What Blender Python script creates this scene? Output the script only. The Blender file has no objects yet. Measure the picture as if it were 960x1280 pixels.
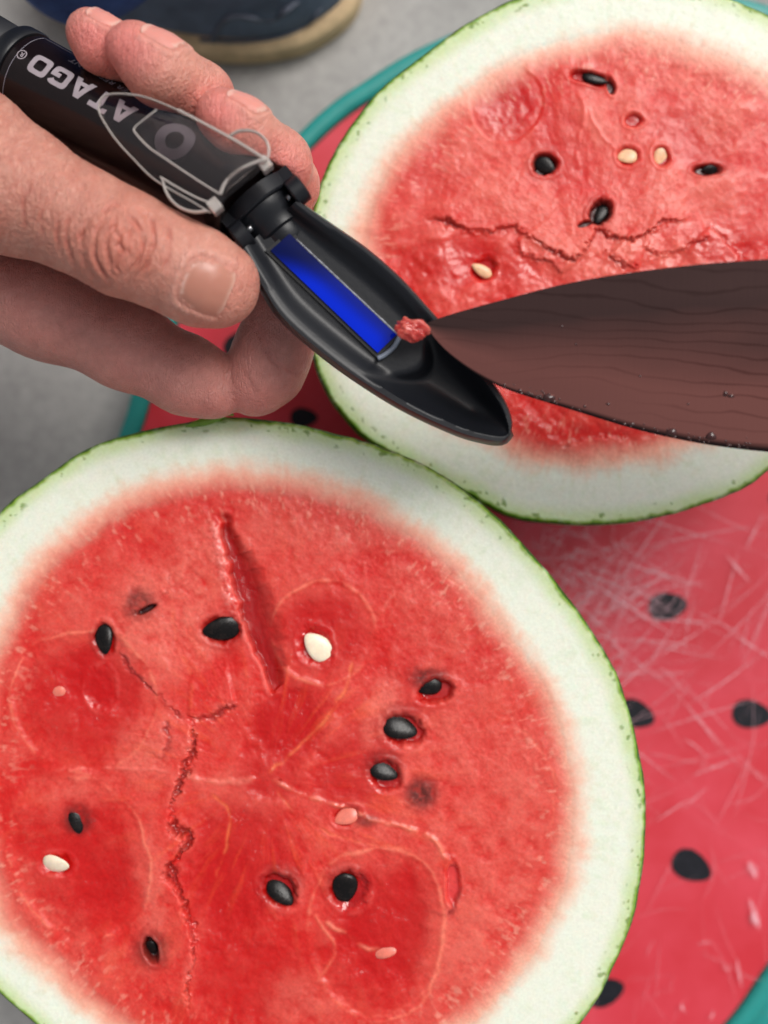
import bpy, bmesh, math, random
import numpy as np
from mathutils import Vector, Matrix

random.seed(7)
rng = np.random.default_rng(11)
SC = bpy.context.scene
COL = SC.collection
PI = math.pi

# ------------------------------------------------------------------ camera
F = 1500.0            # focal length in pixels of the 960 x 1280 photograph
H = 0.475             # camera height above the board's top (metres)
cd = bpy.data.cameras.new('camera')
cam = bpy.data.objects.new('camera', cd)
COL.objects.link(cam)
cam.location = (0, 0, H)
cd.sensor_fit = 'VERTICAL'
cd.sensor_height = 36.0
cd.sensor_width = 27.0
cd.lens = F / 1280.0 * 36.0
cd.clip_start = 0.01
cd.clip_end = 100
cd.dof.use_dof = True
cd.dof.focus_distance = 0.350
cd.dof.aperture_fstop = 5.6
SC.camera = cam

# ------------------------------------------------------------------ light
SUN_EL, SUN_AZ = math.radians(55), math.radians(44)   # azimuth clockwise from +Y
w = bpy.data.worlds.new('World')
SC.world = w
w.use_nodes = True
nt = w.node_tree
sky = nt.nodes.new('ShaderNodeTexSky')
sky.sky_type = 'NISHITA'
sky.sun_disc = False
sky.sun_elevation = SUN_EL
sky.sun_rotation = SUN_AZ
sky.air_density = 1.0
sky.dust_density = 6.0
sky.ozone_density = 0.6
hs = nt.nodes.new('ShaderNodeHueSaturation')
hs.inputs['Saturation'].default_value = 0.22
nt.links.new(sky.outputs[0], hs.inputs['Color'])
nt.links.new(hs.outputs[0], nt.nodes['Background'].inputs['Color'])
nt.nodes['Background'].inputs['Strength'].default_value = 0.148
sd = bpy.data.lights.new('sun', 'SUN')
sd.energy = 1.9
sd.angle = math.radians(26)
sd.color = (1.0, 0.96, 0.91)
sun = bpy.data.objects.new('sun', sd)
COL.objects.link(sun)
sdir = Vector((math.sin(SUN_AZ) * math.cos(SUN_EL), math.cos(SUN_AZ) * math.cos(SUN_EL), math.sin(SUN_EL)))
sun.rotation_euler = sdir.to_track_quat('Z', 'Y').to_euler()
sun.location = sdir * 3
SC.view_settings.view_transform = 'Standard'
SC.view_settings.look = 'None'
SC.view_settings.exposure = -0.35
SC.view_settings.gamma = 1.0
SC.view_settings.use_curve_mapping = False
SC.render.engine = 'CYCLES'
SC.cycles.use_denoising = True
SC.cycles.max_bounces = 10
SC.cycles.transparent_max_bounces = 24
SC.cycles.caustics_refractive = True

# ------------------------------------------------------------------ helpers
def P(px, py, z):
    """point at height z whose place in the photograph is (px, py)"""
    k = (H - z) / F
    return ((px - 480.0) * k, -(py - 640.0) * k, z)

def PV(px, py, z):
    return Vector(P(px, py, z))

def lin(r, g, b):
    f = lambda c: (c / 255 / 12.92) if c / 255 <= .04045 else ((c / 255 + .055) / 1.055) ** 2.4
    return np.array([f(r), f(g), f(b)])

def L4(r, g, b):
    c = lin(r, g, b)
    return (float(c[0]), float(c[1]), float(c[2]), 1.0)

def thing(name, label, cat, loc=(0, 0, 0), group=None):
    o = bpy.data.objects.new(name, None)
    COL.objects.link(o)
    o.location = loc
    o.empty_display_size = .02
    o['label'] = label
    o['category'] = cat
    if group:
        o['group'] = group
    return o

def fast_mesh(name, V, Fc, smooth=True):
    """V (n,3) array, Fc (m,k) array of quads or triangles"""
    V = np.ascontiguousarray(V, dtype=np.float32)
    Fc = np.ascontiguousarray(Fc, dtype=np.int32)
    me = bpy.data.meshes.new(name)
    me.vertices.add(len(V))
    me.vertices.foreach_set('co', V.ravel())
    k = Fc.shape[1]
    me.loops.add(Fc.size)
    me.loops.foreach_set('vertex_index', Fc.ravel())
    me.polygons.add(len(Fc))
    me.polygons.foreach_set('loop_start', np.arange(0, Fc.size, k, dtype=np.int32))
    me.polygons.foreach_set('use_smooth', np.full(len(Fc), smooth, dtype=bool))
    me.update(calc_edges=True)
    return me

def py_mesh(name, V, Fc, smooth=True):
    me = bpy.data.meshes.new(name)
    me.from_pydata([tuple(v) for v in V], [], Fc)
    me.polygons.foreach_set('use_smooth', [smooth] * len(me.polygons))
    me.update()
    return me

def link(name, me, mat, parent=None):
    o = bpy.data.objects.new(name, me)
    COL.objects.link(o)
    if mat is not None and len(me.materials) == 0:
        me.materials.append(mat)
    if parent is not None:
        o.parent = parent
        o.matrix_parent_inverse = Matrix.Translation(-Vector(parent.location))
    return o

def set_col(me, rgba):
    a = me.color_attributes.new('col', 'FLOAT_COLOR', 'POINT')
    a.data.foreach_set('color', np.ascontiguousarray(rgba, dtype=np.float32).ravel())

def loft(rings, closed=True, cap0=False, cap1=False):
    n = len(rings[0])
    V = [tuple(p) for r in rings for p in r]
    Fc = []
    m = n if closed else n - 1
    for i in range(len(rings) - 1):
        for j in range(m):
            a = i * n + j
            b = i * n + (j + 1) % n
            Fc.append((a, b, b + n, a + n))
    if cap0:
        Fc.append(tuple(range(n))[::-1])
    if cap1:
        Fc.append(tuple((len(rings) - 1) * n + j for j in range(n)))
    return V, Fc

def fix_normals(me):
    bm = bmesh.new()
    bm.from_mesh(me)
    bmesh.ops.recalc_face_normals(bm, faces=bm.faces)
    bm.to_mesh(me)
    bm.free()
    return me

def sharp_by_angle(me, deg=35):
    bm = bmesh.new()
    bm.from_mesh(me)
    for e in bm.edges:
        if len(e.link_faces) == 2 and e.calc_face_angle(0) > math.radians(deg):
            e.smooth = False
    bm.to_mesh(me)
    bm.free()
    return me

def merge(parts):
    V, Fc = [], []
    for v, f in parts:
        o = len(V)
        V += list(v)
        Fc += [tuple(i + o for i in q) for q in f]
    return V, Fc

def catmull(pts, n, closed=False):
    pts = [np.array(p, float) for p in pts]
    m = len(pts)
    segs = m if closed else m - 1
    out = []
    for i in range(segs):
        p1, p2 = pts[i], pts[(i + 1) % m]
        p0 = pts[i - 1] if (closed or i > 0) else 2 * p1 - p2
        p3 = pts[(i + 2) % m] if (closed or i + 2 < m) else 2 * p2 - p1
        for k in range(n):
            t = k / n
            out.append(.5 * (2 * p1 + (p2 - p0) * t + (2 * p0 - 5 * p1 + 4 * p2 - p3) * t * t + (3 * p1 - p0 - 3 * p2 + p3) * t ** 3))
    if not closed:
        out.append(pts[-1])
    return np.array(out)

def resample(pts, n):
    d = np.r_[0, np.cumsum(np.linalg.norm(np.diff(pts, axis=0), axis=1))]
    t = np.linspace(0, d[-1], n)
    return np.stack([np.interp(t, d, pts[:, k]) for k in range(pts.shape[1])], 1)

def tube_rings(pts, rad, n=12, flat=1.0, up=None):
    pts = [Vector(p) for p in pts]
    rings = []
    ref = Vector(up) if up is not None else Vector((0, 0, 1))
    for i, p in enumerate(pts):
        t = (pts[min(i + 1, len(pts) - 1)] - pts[max(i - 1, 0)]).normalized()
        s = t.cross(ref)
        if s.length < 1e-6:
            s = t.cross(Vector((1, 0, 0)))
        s.normalize()
        u = s.cross(t)
        r = rad[i] if hasattr(rad, '__len__') else rad
        rings.append([p + s * (r * math.cos(2 * PI * k / n)) + u * (r * flat * math.sin(2 * PI * k / n)) for k in range(n)])
    return rings

def cyl(a, b, r, n=32, bevel=0.0):
    a, b = Vector(a), Vector(b)
    d = (b - a).normalized()
    if bevel:
        pts = [a, a, a + d * bevel, b - d * bevel, b, b]
        rad = [r * .3, r - bevel, r, r, r - bevel, r * .3]
    else:
        pts, rad = [a, b], [r, r]
    s = d.orthogonal().normalized()
    u = d.cross(s)
    rings = [[p + s * (q * math.cos(2 * PI * k / n)) + u * (q * math.sin(2 * PI * k / n)) for k in range(n)] for p, q in zip(pts, rad)]
    return loft(rings, True, True, True)

# ---- numpy noise
_T = np.random.default_rng(3).random((16, 256, 256)).astype(np.float32)

def vn(x, y, s=0):
    xi = np.floor(x).astype(np.int64)
    yi = np.floor(y).astype(np.int64)
    fx = (x - xi).astype(np.float32)
    fy = (y - yi).astype(np.float32)
    fx = fx * fx * (3 - 2 * fx)
    fy = fy * fy * (3 - 2 * fy)
    T = _T[s % 16]
    x0, x1, y0, y1 = xi & 255, (xi + 1) & 255, yi & 255, (yi + 1) & 255
    return (T[x0, y0] * (1 - fx) + T[x1, y0] * fx) * (1 - fy) + (T[x0, y1] * (1 - fx) + T[x1, y1] * fx) * fy

def fbm(x, y, s=0, o=4):
    a, r, t = 1.0, 0.0, 0.0
    for i in range(o):
        r = r + a * vn(x * 2 ** i + 17.3 * i, y * 2 ** i + 9.1 * i, s + i)
        t += a
        a *= .5
    return r / t * 2 - 1          # about -1..1

def sst(a, b, x):
    t = np.clip((x - a) / (b - a), 0, 1)
    return t * t * (3 - 2 * t)

def mixc(c, d, k):
    return c * (1 - k[:, None]) + np.asarray(d)[None, :] * k[:, None]

def polydist(x, y, pts, pad=40):
    """unsigned distance, signed side (left of travel +), position 0..1 along; only within pad of the curve"""
    pts = np.array(pts, float)
    D = np.full(len(x), 1e6)
    S = np.zeros(len(x))
    A = np.zeros(len(x))
    idx = np.where((x > pts[:, 0].min() - pad) & (x < pts[:, 0].max() + pad) & (y > pts[:, 1].min() - pad) & (y < pts[:, 1].max() + pad))[0]
    X, Y = x[idx], y[idx]
    d = np.full(len(idx), 1e6)
    sgn = np.zeros(len(idx))
    al = np.zeros(len(idx))
    n = len(pts) - 1
    for i in range(n):
        ax, ay = pts[i]
        bx, by = pts[i + 1]
        ex, ey = bx - ax, by - ay
        t = np.clip(((X - ax) * ex + (Y - ay) * ey) / (ex * ex + ey * ey + 1e-9), 0, 1)
        q = np.hypot(X - ax - t * ex, Y - ay - t * ey)
        m = q < d
        d[m] = q[m]
        sgn[m] = np.sign(ex * (Y - ay) - ey * (X - ax))[m]
        al[m] = ((i + t) / n)[m]
    D[idx] = d
    S[idx] = sgn
    A[idx] = al
    return D, S, A

def jag(pts, amp, seed, step=6):
    """a polyline made ragged"""
    p = np.array(pts, float)
    L = np.linalg.norm(np.diff(p, axis=0), axis=1).sum()
    q = resample(p, max(3, int(L / step)))
    r = np.random.default_rng(seed)
    q[1:-1] += r.normal(0, amp, (len(q) - 2, 2))
    return q

# ---- materials
def mat_new(name):
    m = bpy.data.materials.new(name)
    m.use_nodes = True
    return m, m.node_tree, m.node_tree.nodes['Principled BSDF']

def node(nt, t, **kw):
    n = nt.nodes.new(t)
    for k, v in kw.items():
        if k in n.inputs.keys():
            n.inputs[k].default_value = v
        else:
            setattr(n, k, v)
    return n

def simple_mat(name, c, rough=.5, spec=.5, metal=0, var=0.0, vscale=60, bump=0.0, bscale=400, coat=0.0, sss=0.0, sssr=.003):
    m, nt, b = mat_new(name)
    b.inputs['Roughness'].default_value = rough
    b.inputs['Specular IOR Level'].default_value = spec
    b.inputs['Metallic'].default_value = metal
    b.inputs['Coat Weight'].default_value = coat
    if sss:
        b.inputs['Subsurface Weight'].default_value = sss
        b.inputs['Subsurface Radius'].default_value = (1, .35, .2)
        b.inputs['Subsurface Scale'].default_value = sssr
    tc = node(nt, 'ShaderNodeTexCoord')
    if var:
        n = node(nt, 'ShaderNodeTexNoise', Scale=vscale, Detail=5.0, Roughness=.6)
        nt.links.new(tc.outputs['Object'], n.inputs['Vector'])
        r = node(nt, 'ShaderNodeValToRGB')
        r.color_ramp.elements[0].position = .3
        r.color_ramp.elements[1].position = .7
        r.color_ramp.elements[0].color = (c[0] * (1 - var), c[1] * (1 - var), c[2] * (1 - var), 1)
        r.color_ramp.elements[1].color = (min(1, c[0] * (1 + var)), min(1, c[1] * (1 + var)), min(1, c[2] * (1 + var)), 1)
        nt.links.new(n.outputs['Fac'], r.inputs['Fac'])
        nt.links.new(r.outputs['Color'], b.inputs['Base Color'])
    else:
        b.inputs['Base Color'].default_value = (c[0], c[1], c[2], 1)
    if bump:
        n2 = node(nt, 'ShaderNodeTexNoise', Scale=bscale, Detail=4.0, Roughness=.6)
        nt.links.new(tc.outputs['Object'], n2.inputs['Vector'])
        bp = node(nt, 'ShaderNodeBump', Strength=bump, Distance=.001)
        nt.links.new(n2.outputs['Fac'], bp.inputs['Height'])
        nt.links.new(bp.outputs['Normal'], b.inputs['Normal'])
    return m

def melon_mat(name, sss=.35, bumpk=.35, grain=.14, juice=0.0):
    m, nt, b = mat_new(name)
    at = node(nt, 'ShaderNodeAttribute', attribute_name='col')
    tc = node(nt, 'ShaderNodeTexCoord')
    n = node(nt, 'ShaderNodeTexNoise', Scale=1100.0, Detail=3.0, Roughness=.6)
    nt.links.new(tc.outputs['Object'], n.inputs['Vector'])
    mr = node(nt, 'ShaderNodeMapRange')
    mr.inputs['From Min'].default_value = .3
    mr.inputs['From Max'].default_value = .7
    mr.inputs['To Min'].default_value = 1 - grain
    mr.inputs['To Max'].default_value = 1 + grain
    nt.links.new(n.outputs['Fac'], mr.inputs['Value'])
    mx = node(nt, 'ShaderNodeMix', data_type='RGBA', blend_type='MULTIPLY')
    mx.inputs['Factor'].default_value = 1
    nt.links.new(at.outputs['Color'], mx.inputs['A'])
    nt.links.new(mr.outputs['Result'], mx.inputs['B'])
    nt.links.new(mx.outputs['Result'], b.inputs['Base Color'])
    rr = node(nt, 'ShaderNodeMapRange')
    rr.inputs['To Min'].default_value = .55
    rr.inputs['To Max'].default_value = .2
    nt.links.new(at.outputs['Alpha'], rr.inputs['Value'])
    nt.links.new(rr.outputs['Result'], b.inputs['Roughness'])
    b.inputs['Specular IOR Level'].default_value = .3
    b.inputs['Subsurface Weight'].default_value = sss
    b.inputs['Subsurface Radius'].default_value = (1, .30, .22)
    b.inputs['Subsurface Scale'].default_value = .004
    v = node(nt, 'ShaderNodeTexVoronoi', Scale=900.0)
    nt.links.new(tc.outputs['Object'], v.inputs['Vector'])
    n2 = node(nt, 'ShaderNodeTexNoise', Scale=420.0, Detail=6.0, Roughness=.7)
    nt.links.new(tc.outputs['Object'], n2.inputs['Vector'])
    ad = node(nt, 'ShaderNodeMath', operation='MULTIPLY_ADD')
    ad.inputs[1].default_value = .35
    nt.links.new(v.outputs['Distance'], ad.inputs[0])
    nt.links.new(n2.outputs['Fac'], ad.inputs[2])
    st = node(nt, 'ShaderNodeMapRange')
    st.inputs['To Min'].default_value = bumpk
    st.inputs['To Max'].default_value = bumpk * .3
    nt.links.new(at.outputs['Alpha'], st.inputs['Value'])
    bp = node(nt, 'ShaderNodeBump', Distance=.0008)
    nt.links.new(st.outputs['Result'], bp.inputs['Strength'])
    nt.links.new(ad.outputs[0], bp.inputs['Height'])
    nt.links.new(bp.outputs['Normal'], b.inputs['Normal'])
    if juice:
        cw = node(nt, 'ShaderNodeMapRange')
        cw.inputs['From Min'].default_value = .15
        cw.inputs['From Max'].default_value = .8
        cw.inputs['To Max'].default_value = juice
        nt.links.new(at.outputs['Alpha'], cw.inputs['Value'])
        nt.links.new(cw.outputs['Result'], b.inputs['Coat Weight'])
        b.inputs['Coat Roughness'].default_value = .07
        b.inputs['Coat IOR'].default_value = 1.36
        n3 = node(nt, 'ShaderNodeTexNoise', Scale=560.0, Detail=3.0, Roughness=.55)
        nt.links.new(tc.outputs['Object'], n3.inputs['Vector'])
        n4 = node(nt, 'ShaderNodeTexNoise', Scale=130.0, Detail=2.0, Roughness=.5)
        nt.links.new(tc.outputs['Object'], n4.inputs['Vector'])
        pk = node(nt, 'ShaderNodeMapRange')
        pk.inputs['From Min'].default_value = .42
        pk.inputs['From Max'].default_value = .66
        pk.inputs['To Min'].default_value = .10
        pk.inputs['To Max'].default_value = .65 + .35 * (juice > .6)
        nt.links.new(n4.outputs['Fac'], pk.inputs['Value'])
        b2 = node(nt, 'ShaderNodeBump', Distance=.0010)
        nt.links.new(pk.outputs['Result'], b2.inputs['Strength'])
        nt.links.new(n3.outputs['Fac'], b2.inputs['Height'])
        nt.links.new(b2.outputs['Normal'], b.inputs['Coat Normal'])
    return m

# ================================================================== SETTING: floor
FLOOR = -0.030
def make_floor():
    m, nt, b = mat_new('concrete')
    tc = node(nt, 'ShaderNodeTexCoord')
    n = node(nt, 'ShaderNodeTexNoise', Scale=9.0, Detail=8.0, Roughness=.65)
    n2 = node(nt, 'ShaderNodeTexNoise', Scale=220.0, Detail=4.0, Roughness=.7)
    nt.links.new(tc.outputs['Object'], n.inputs['Vector'])
    nt.links.new(tc.outputs['Object'], n2.inputs['Vector'])
    r = node(nt, 'ShaderNodeValToRGB')
    r.color_ramp.elements[0].position = .3
    r.color_ramp.elements[1].position = .72
    r.color_ramp.elements[0].color = (.29, .277, .265, 1)
    r.color_ramp.elements[1].color = (.43, .413, .396, 1)
    nt.links.new(n.outputs['Fac'], r.inputs['Fac'])
    mx = node(nt, 'ShaderNodeMix', data_type='RGBA', blend_type='OVERLAY')
    mx.inputs['Factor'].default_value = .35
    nt.links.new(r.outputs['Color'], mx.inputs['A'])
    nt.links.new(n2.outputs['Fac'], mx.inputs['B'])
    nt.links.new(mx.outputs['Result'], b.inputs['Base Color'])
    b.inputs['Roughness'].default_value = .85
    bp = node(nt, 'ShaderNodeBump', Strength=.3, Distance=.001)
    nt.links.new(n2.outputs['Fac'], bp.inputs['Height'])
    nt.links.new(bp.outputs['Normal'], b.inputs['Normal'])
    s = 40
    me = py_mesh('floor', [(-s, -s, FLOOR), (s, -s, FLOOR), (s, s, FLOOR), (-s, s, FLOOR)], [(0, 1, 2, 3)], False)
    o = link('floor', me, m)
    o['kind'] = 'structure'
make_floor()

# ================================================================== cutting board
def make_board():
    t = thing('cutting_board', 'scratched red cutting board with printed black seeds and a raised teal rim', 'cutting board', (0.05, -.03, FLOOR))
    outline = [(166, 580), (182, 521), (208, 436), (258, 340), (322, 258), (382, 193), (423, 154), (463, 126), (540, 80), (660, 35),
               (800, 15), (950, 30), (1080, 110), (1170, 250), (1210, 430), (1210, 640), (1165, 850), (1075, 1045), (960, 1205), (907, 1279),
               (800, 1390), (660, 1480), (500, 1500), (360, 1440), (250, 1320), (180, 1150), (150, 950), (150, 740)]
    pts = catmull([P(x, y, 0)[:2] for x, y in outline], 8, True)
    c = pts.mean(0)
    tang = np.roll(pts, -1, 0) - np.roll(pts, 1, 0)
    tang /= np.linalg.norm(tang, axis=1)[:, None]
    nrm = np.stack([-tang[:, 1], tang[:, 0]], 1)
    if ((pts - c) * nrm).sum() < 0:
        nrm = -nrm
    ring = lambda off, z: [(p[0] + q[0] * off, p[1] + q[1] * off, z) for p, q in zip(pts, nrm)]
    # wide lower flange towards the near right side
    ang = np.arctan2(nrm[:, 1], nrm[:, 0])
    fl = np.exp(-((ang + .6) / .7) ** 2)
    def ringv(off, extra, z):
        return [(p[0] + q[0] * (off + e * extra), p[1] + q[1] * (off + e * extra), z) for p, q, e in zip(pts, nrm, fl)]
    # ---- red sheet
    m, nt, b = mat_new('red_board_plastic')
    tc = node(nt, 'ShaderNodeTexCoord')
    n = node(nt, 'ShaderNodeTexNoise', Scale=26.0, Detail=6.0, Roughness=.6)
    nt.links.new(tc.outputs['Object'], n.inputs['Vector'])
    r = node(nt, 'ShaderNodeValToRGB')
    r.color_ramp.elements[0].position = .35
    r.color_ramp.elements[1].position = .8
    r.color_ramp.elements[0].color = L4(200, 44, 56)
    r.color_ramp.elements[1].color = L4(216, 72, 88)
    nt.links.new(n.outputs['Fac'], r.inputs['Fac'])
    nt.links.new(r.outputs['Color'], b.inputs['Base Color'])
    n2 = node(nt, 'ShaderNodeTexNoise', Scale=150.0, Detail=6.0, Roughness=.75)
    nt.links.new(tc.outputs['Object'], n2.inputs['Vector'])
    mr = node(nt, 'ShaderNodeMapRange')
    mr.inputs['To Min'].default_value = .3
    mr.inputs['To Max'].default_value = .55
    nt.links.new(n2.outputs['Fac'], mr.inputs['Value'])
    nt.links.new(mr.outputs['Result'], b.inputs['Roughness'])
    b.inputs['Specular IOR Level'].default_value = .4
    bp = node(nt, 'ShaderNodeBump', Strength=.12, Distance=.0006)
    nt.links.new(n2.outputs['Fac'], bp.inputs['Height'])
    nt.links.new(bp.outputs['Normal'], b.inputs['Normal'])
    V = ring(-.0005, 0) + ring(-.0005, -.012)
    N = len(pts)
    Fc = [tuple(range(N)), tuple(range(N, 2 * N))[::-1]] + [(i, i + N, (i + 1) % N + N, (i + 1) % N) for i in range(N)]
    link('board_surface', fix_normals(py_mesh('board_surface', V, Fc, False)), m, t)
    # ---- teal rim
    teal = simple_mat('teal_plastic', lin(34, 142, 136), .4, .45, var=.12, vscale=40, bump=.1, bscale=300)
    rings = [ring(0, -.004), ring(0, .0004), ring(.0006, .0018), ring(.0022, .0026), ring(.0052, .0026), ring(.0068, .002), ring(.0076, .0004),
             ringv(.0078, .0005, -.003), ringv(.0082, .010, -.0045), ringv(.0086, .014, -.006), ringv(.0088, .015, -.012), ringv(.006, .012, FLOOR + .002), ringv(.004, .01, FLOOR)]
    V, Fc = loft(rings)
    link('rim', fix_normals(py_mesh('rim', V, Fc)), teal, t)
    V, Fc = loft([ring(-.004, FLOOR), ring(-.004, -.0125)], True, True, True)
    link('base', fix_normals(py_mesh('base', V, Fc, False)), teal, t)
    # ---- printed seeds
    sm, nt, b = mat_new('printed_black')
    at = node(nt, 'ShaderNodeAttribute', attribute_name='col')
    tc = node(nt, 'ShaderNodeTexCoord')
    n = node(nt, 'ShaderNodeTexNoise', Scale=380.0, Detail=5.0, Roughness=.7)
    nt.links.new(tc.outputs['Object'], n.inputs['Vector'])
    r = node(nt, 'ShaderNodeValToRGB')
    r.color_ramp.elements[0].position = .3
    r.color_ramp.elements[1].position = .75
    r.color_ramp.elements[0].color = L4(14, 15, 20)
    r.color_ramp.elements[1].color = L4(40, 40, 48)
    nt.links.new(n.outputs['Fac'], r.inputs['Fac'])
    nt.links.new(r.outputs['Color'], b.inputs['Base Color'])
    b.inputs['Roughness'].default_value = .45
    b.inputs['Specular IOR Level'].default_value = .2
    ad = node(nt, 'ShaderNodeMath', operation='MULTIPLY_ADD')
    ad.inputs[1].default_value = .55
    nt.links.new(n.outputs['Fac'], ad.inputs[0])
    nt.links.new(at.outputs['Fac'], ad.inputs[2])
    ar = node(nt, 'ShaderNodeMapRange', interpolation_type='SMOOTHSTEP')
    ar.inputs['From Min'].default_value = .52
    ar.inputs['From Max'].default_value = .85
    nt.links.new(ad.outputs[0], ar.inputs['Value'])
    nt.links.new(ar.outputs['Result'], b.inputs['Alpha'])
    n_r, n_t = 7, 36
    V, C = [], []
    for i in range(n_r):
        rr = i / (n_r - 1)
        for k in range(n_t):
            a = 2 * PI * k / n_t
            sh = 1 + .10 * math.cos(a) * 0
            x = rr * math.cos(a)
            y = rr * math.sin(a) * .70 * (1 - .28 * x) * sh
            V.append((x * .0098, y * .0098, 0))
            v = 1 - float(sst(.72, 1.0, np.array(rr)))
            C.append((v, v, v, 1))
    Fc = [(i * n_t + k, i * n_t + (k + 1) % n_t, (i + 1) * n_t + (k + 1) % n_t, (i + 1) * n_t + k) for i in range(n_r - 1) for k in range(n_t)]
    me = py_mesh('printed_seed', V, Fc)
    set_col(me, np.array(C))
    for x, y, a, s in [(835, 758, 8, 1), (940, 893, -8, 1.02), (865, 1083, -28, 1.08), (795, 893, -20, 1), (757, 1240, 20, 1), (380, 522, 0, .7),
                       (300, 430, 40, .9), (985, 620, 30, 1), (1080, 780, -30, 1), (1010, 1010, 60, 1), (1080, 480, 10, 1), (225, 560, 60, 1)]:
        o = link('printed_seed', me, sm, t)
        o.location = P(x, y, .0003)
        o.rotation_euler = (0, 0, math.radians(a))
        o.scale = (s * .88, s * .88, 1)
    # ---- scratches in the plastic
    scm, nt, b = mat_new('scratched_plastic')
    tc = node(nt, 'ShaderNodeTexCoord')
    at = node(nt, 'ShaderNodeAttribute', attribute_name='col')
    n = node(nt, 'ShaderNodeTexNoise', Scale=700.0, Detail=4.0, Roughness=.7)
    nt.links.new(tc.outputs['Object'], n.inputs['Vector'])
    mr = node(nt, 'ShaderNodeMapRange')
    mr.inputs['From Min'].default_value = .30
    mr.inputs['From Max'].default_value = .52
    nt.links.new(n.outputs['Fac'], mr.inputs['Value'])
    mu = node(nt, 'ShaderNodeMath', operation='MULTIPLY')
    nt.links.new(mr.outputs['Result'], mu.inputs[0])
    nt.links.new(at.outputs['Fac'], mu.inputs[1])
    nt.links.new(mu.outputs[0], b.inputs['Alpha'])
    b.inputs['Base Color'].default_value = L4(250, 200, 210)
    b.inputs['Roughness'].default_value = .6
    V, Fc, C = [], [], []
    rs = np.random.default_rng(5)
    def strip(p0, p1, wd, al, bend, z):
        p0, p1 = np.array(p0, float), np.array(p1, float)
        d = p1 - p0
        nn = np.array([-d[1], d[0]]) / np.linalg.norm(d)
        n = 7
        base = len(V)
        for i in range(n):
            u = i / (n - 1)
            q = p0 + d * u + nn * bend * math.sin(PI * u)
            ww = wd * (.25 + .75 * math.sin(PI * u))
            for s in (-1, 0, 1):
                V.append(P(q[0] + nn[0] * ww * s, q[1] + nn[1] * ww * s, z))
                a = (al if s == 0 else 0) * math.sin(PI * min(1, max(0, u))) ** .5 if 0 < i < n - 1 else 0
                C.append((a, a, a, 1))
        for i in range(n - 1):
            for k in range(2):
                a = base + i * 3 + k
                Fc.append((a, a + 1, a + 4, a + 3))
    k = 0
    def z_(): 
        return .0006 + .0000030 * len(C) / 21
    for k in range(190):
        cx, cy = rs.normal(755, 62), rs.normal(740, 60)
        if rs.random() < .35:
            cx, cy = rs.uniform(660, 960), rs.uniform(640, 1000)
        a = rs.choice([rs.normal(35, 14), rs.normal(-58, 13), rs.normal(-28, 16)])
        Ln = rs.uniform(18, 95)
        dx, dy = math.cos(math.radians(a)) * Ln, math.sin(math.radians(a)) * Ln
        strip((cx - dx, cy - dy), (cx + dx, cy + dy), rs.uniform(.6, 1.5), rs.uniform(.3, .9), rs.normal(0, 4), z_())
    for k in range(150):
        cx, cy = rs.normal(735, 45), rs.normal(725, 40)
        a = rs.uniform(0, 180)
        Ln = rs.uniform(5, 16)
        dx, dy = math.cos(math.radians(a)) * Ln, math.sin(math.radians(a)) * Ln
        strip((cx - dx, cy - dy), (cx + dx, cy + dy), rs.uniform(.8, 2.4), rs.uniform(.25, .6), rs.normal(0, 1), z_())
    for k in range(170):
        cx, cy = rs.uniform(640, 1000), rs.uniform(640, 1290)
        a = rs.uniform(0, 180)
        Ln = rs.uniform(8, 60)
        dx, dy = math.cos(math.radians(a)) * Ln, math.sin(math.radians(a)) * Ln
        strip((cx - dx, cy - dy), (cx + dx, cy + dy), rs.uniform(.4, .9), rs.uniform(.15, .5), rs.normal(0, 6), z_())
    for p0, p1, wd, al in [((770, 735), (850, 620), 2, .6), ((905, 690), (940, 730), 3, .6), ((760, 840), (790, 700), 1.6, .5), ((700, 705), (850, 800), 2.4, .7),
                           ((655, 690), (850, 760), 2.0, .5), ((800, 920), (960, 870), 1.6, .5), ((890, 1040), (945, 930), 1.3, .4), ((895, 790), (925, 680), 2, .5),
                           ((815, 1030), (870, 995), 1.6, .6), ((800, 850), (870, 840), 1.6, .5), ((930, 690), (955, 640), 2.2, .6), ((690, 700), (720, 690), 2.5, .6),
                           ((920, 1195), (928, 1238), 2.0, .8), ((853, 1252), (858, 1266), 2.2, .8), ((886, 1276), (892, 1262), 2.0, .7), ((903, 1207), (915, 1211), 1.7, .6),
                           ((870, 1182), (892, 1180), 2.2, .5), ((805, 1150), (850, 1060), 1, .4), ((940, 1140), (948, 1160), 7, .75), ((935, 1075), (948, 1100), 7, .6),
                           ((936, 1120), (950, 1165), 5, .7), ((720, 1040), (850, 985), 1.2, .35), ((690, 660), (760, 690), 4, .35), ((800, 965), (955, 925), 1.1, .35)]:
        strip(p0, p1, wd, al, rs.normal(0, 2), z_())
    me = py_mesh('scratches', V, Fc)
    set_col(me, np.array(C))
    o = link('scratches', me, scm, t)
    o['kind'] = 'stuff'
make_board()

# ================================================================== watermelon halves
FLESH = melon_mat('melon_flesh', .5, .20, .09, .85)
FLESH_FAR = melon_mat('melon_flesh_far', .5, .12, .09, .4)
RIND = melon_mat('melon_rind', .5, .12, .05, .5)

def seed_mesh(name, pale=False):
    n, rows = 20, 12
    rings = []
    for i in range(rows + 1):
        a = PI * i / rows
        x = -math.cos(a)
        r = math.sin(a) * (1 - .30 * x)           # pointed towards +x
        r = max(r, .015)
        rings.append([(x, r * .62 * math.cos(2 * PI * k / n), r * .22 * math.sin(2 * PI * k / n)) for k in range(n)])
    V, Fc = loft(rings, True, True, True)
    return fix_normals(py_mesh(name, V, Fc))

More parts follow.
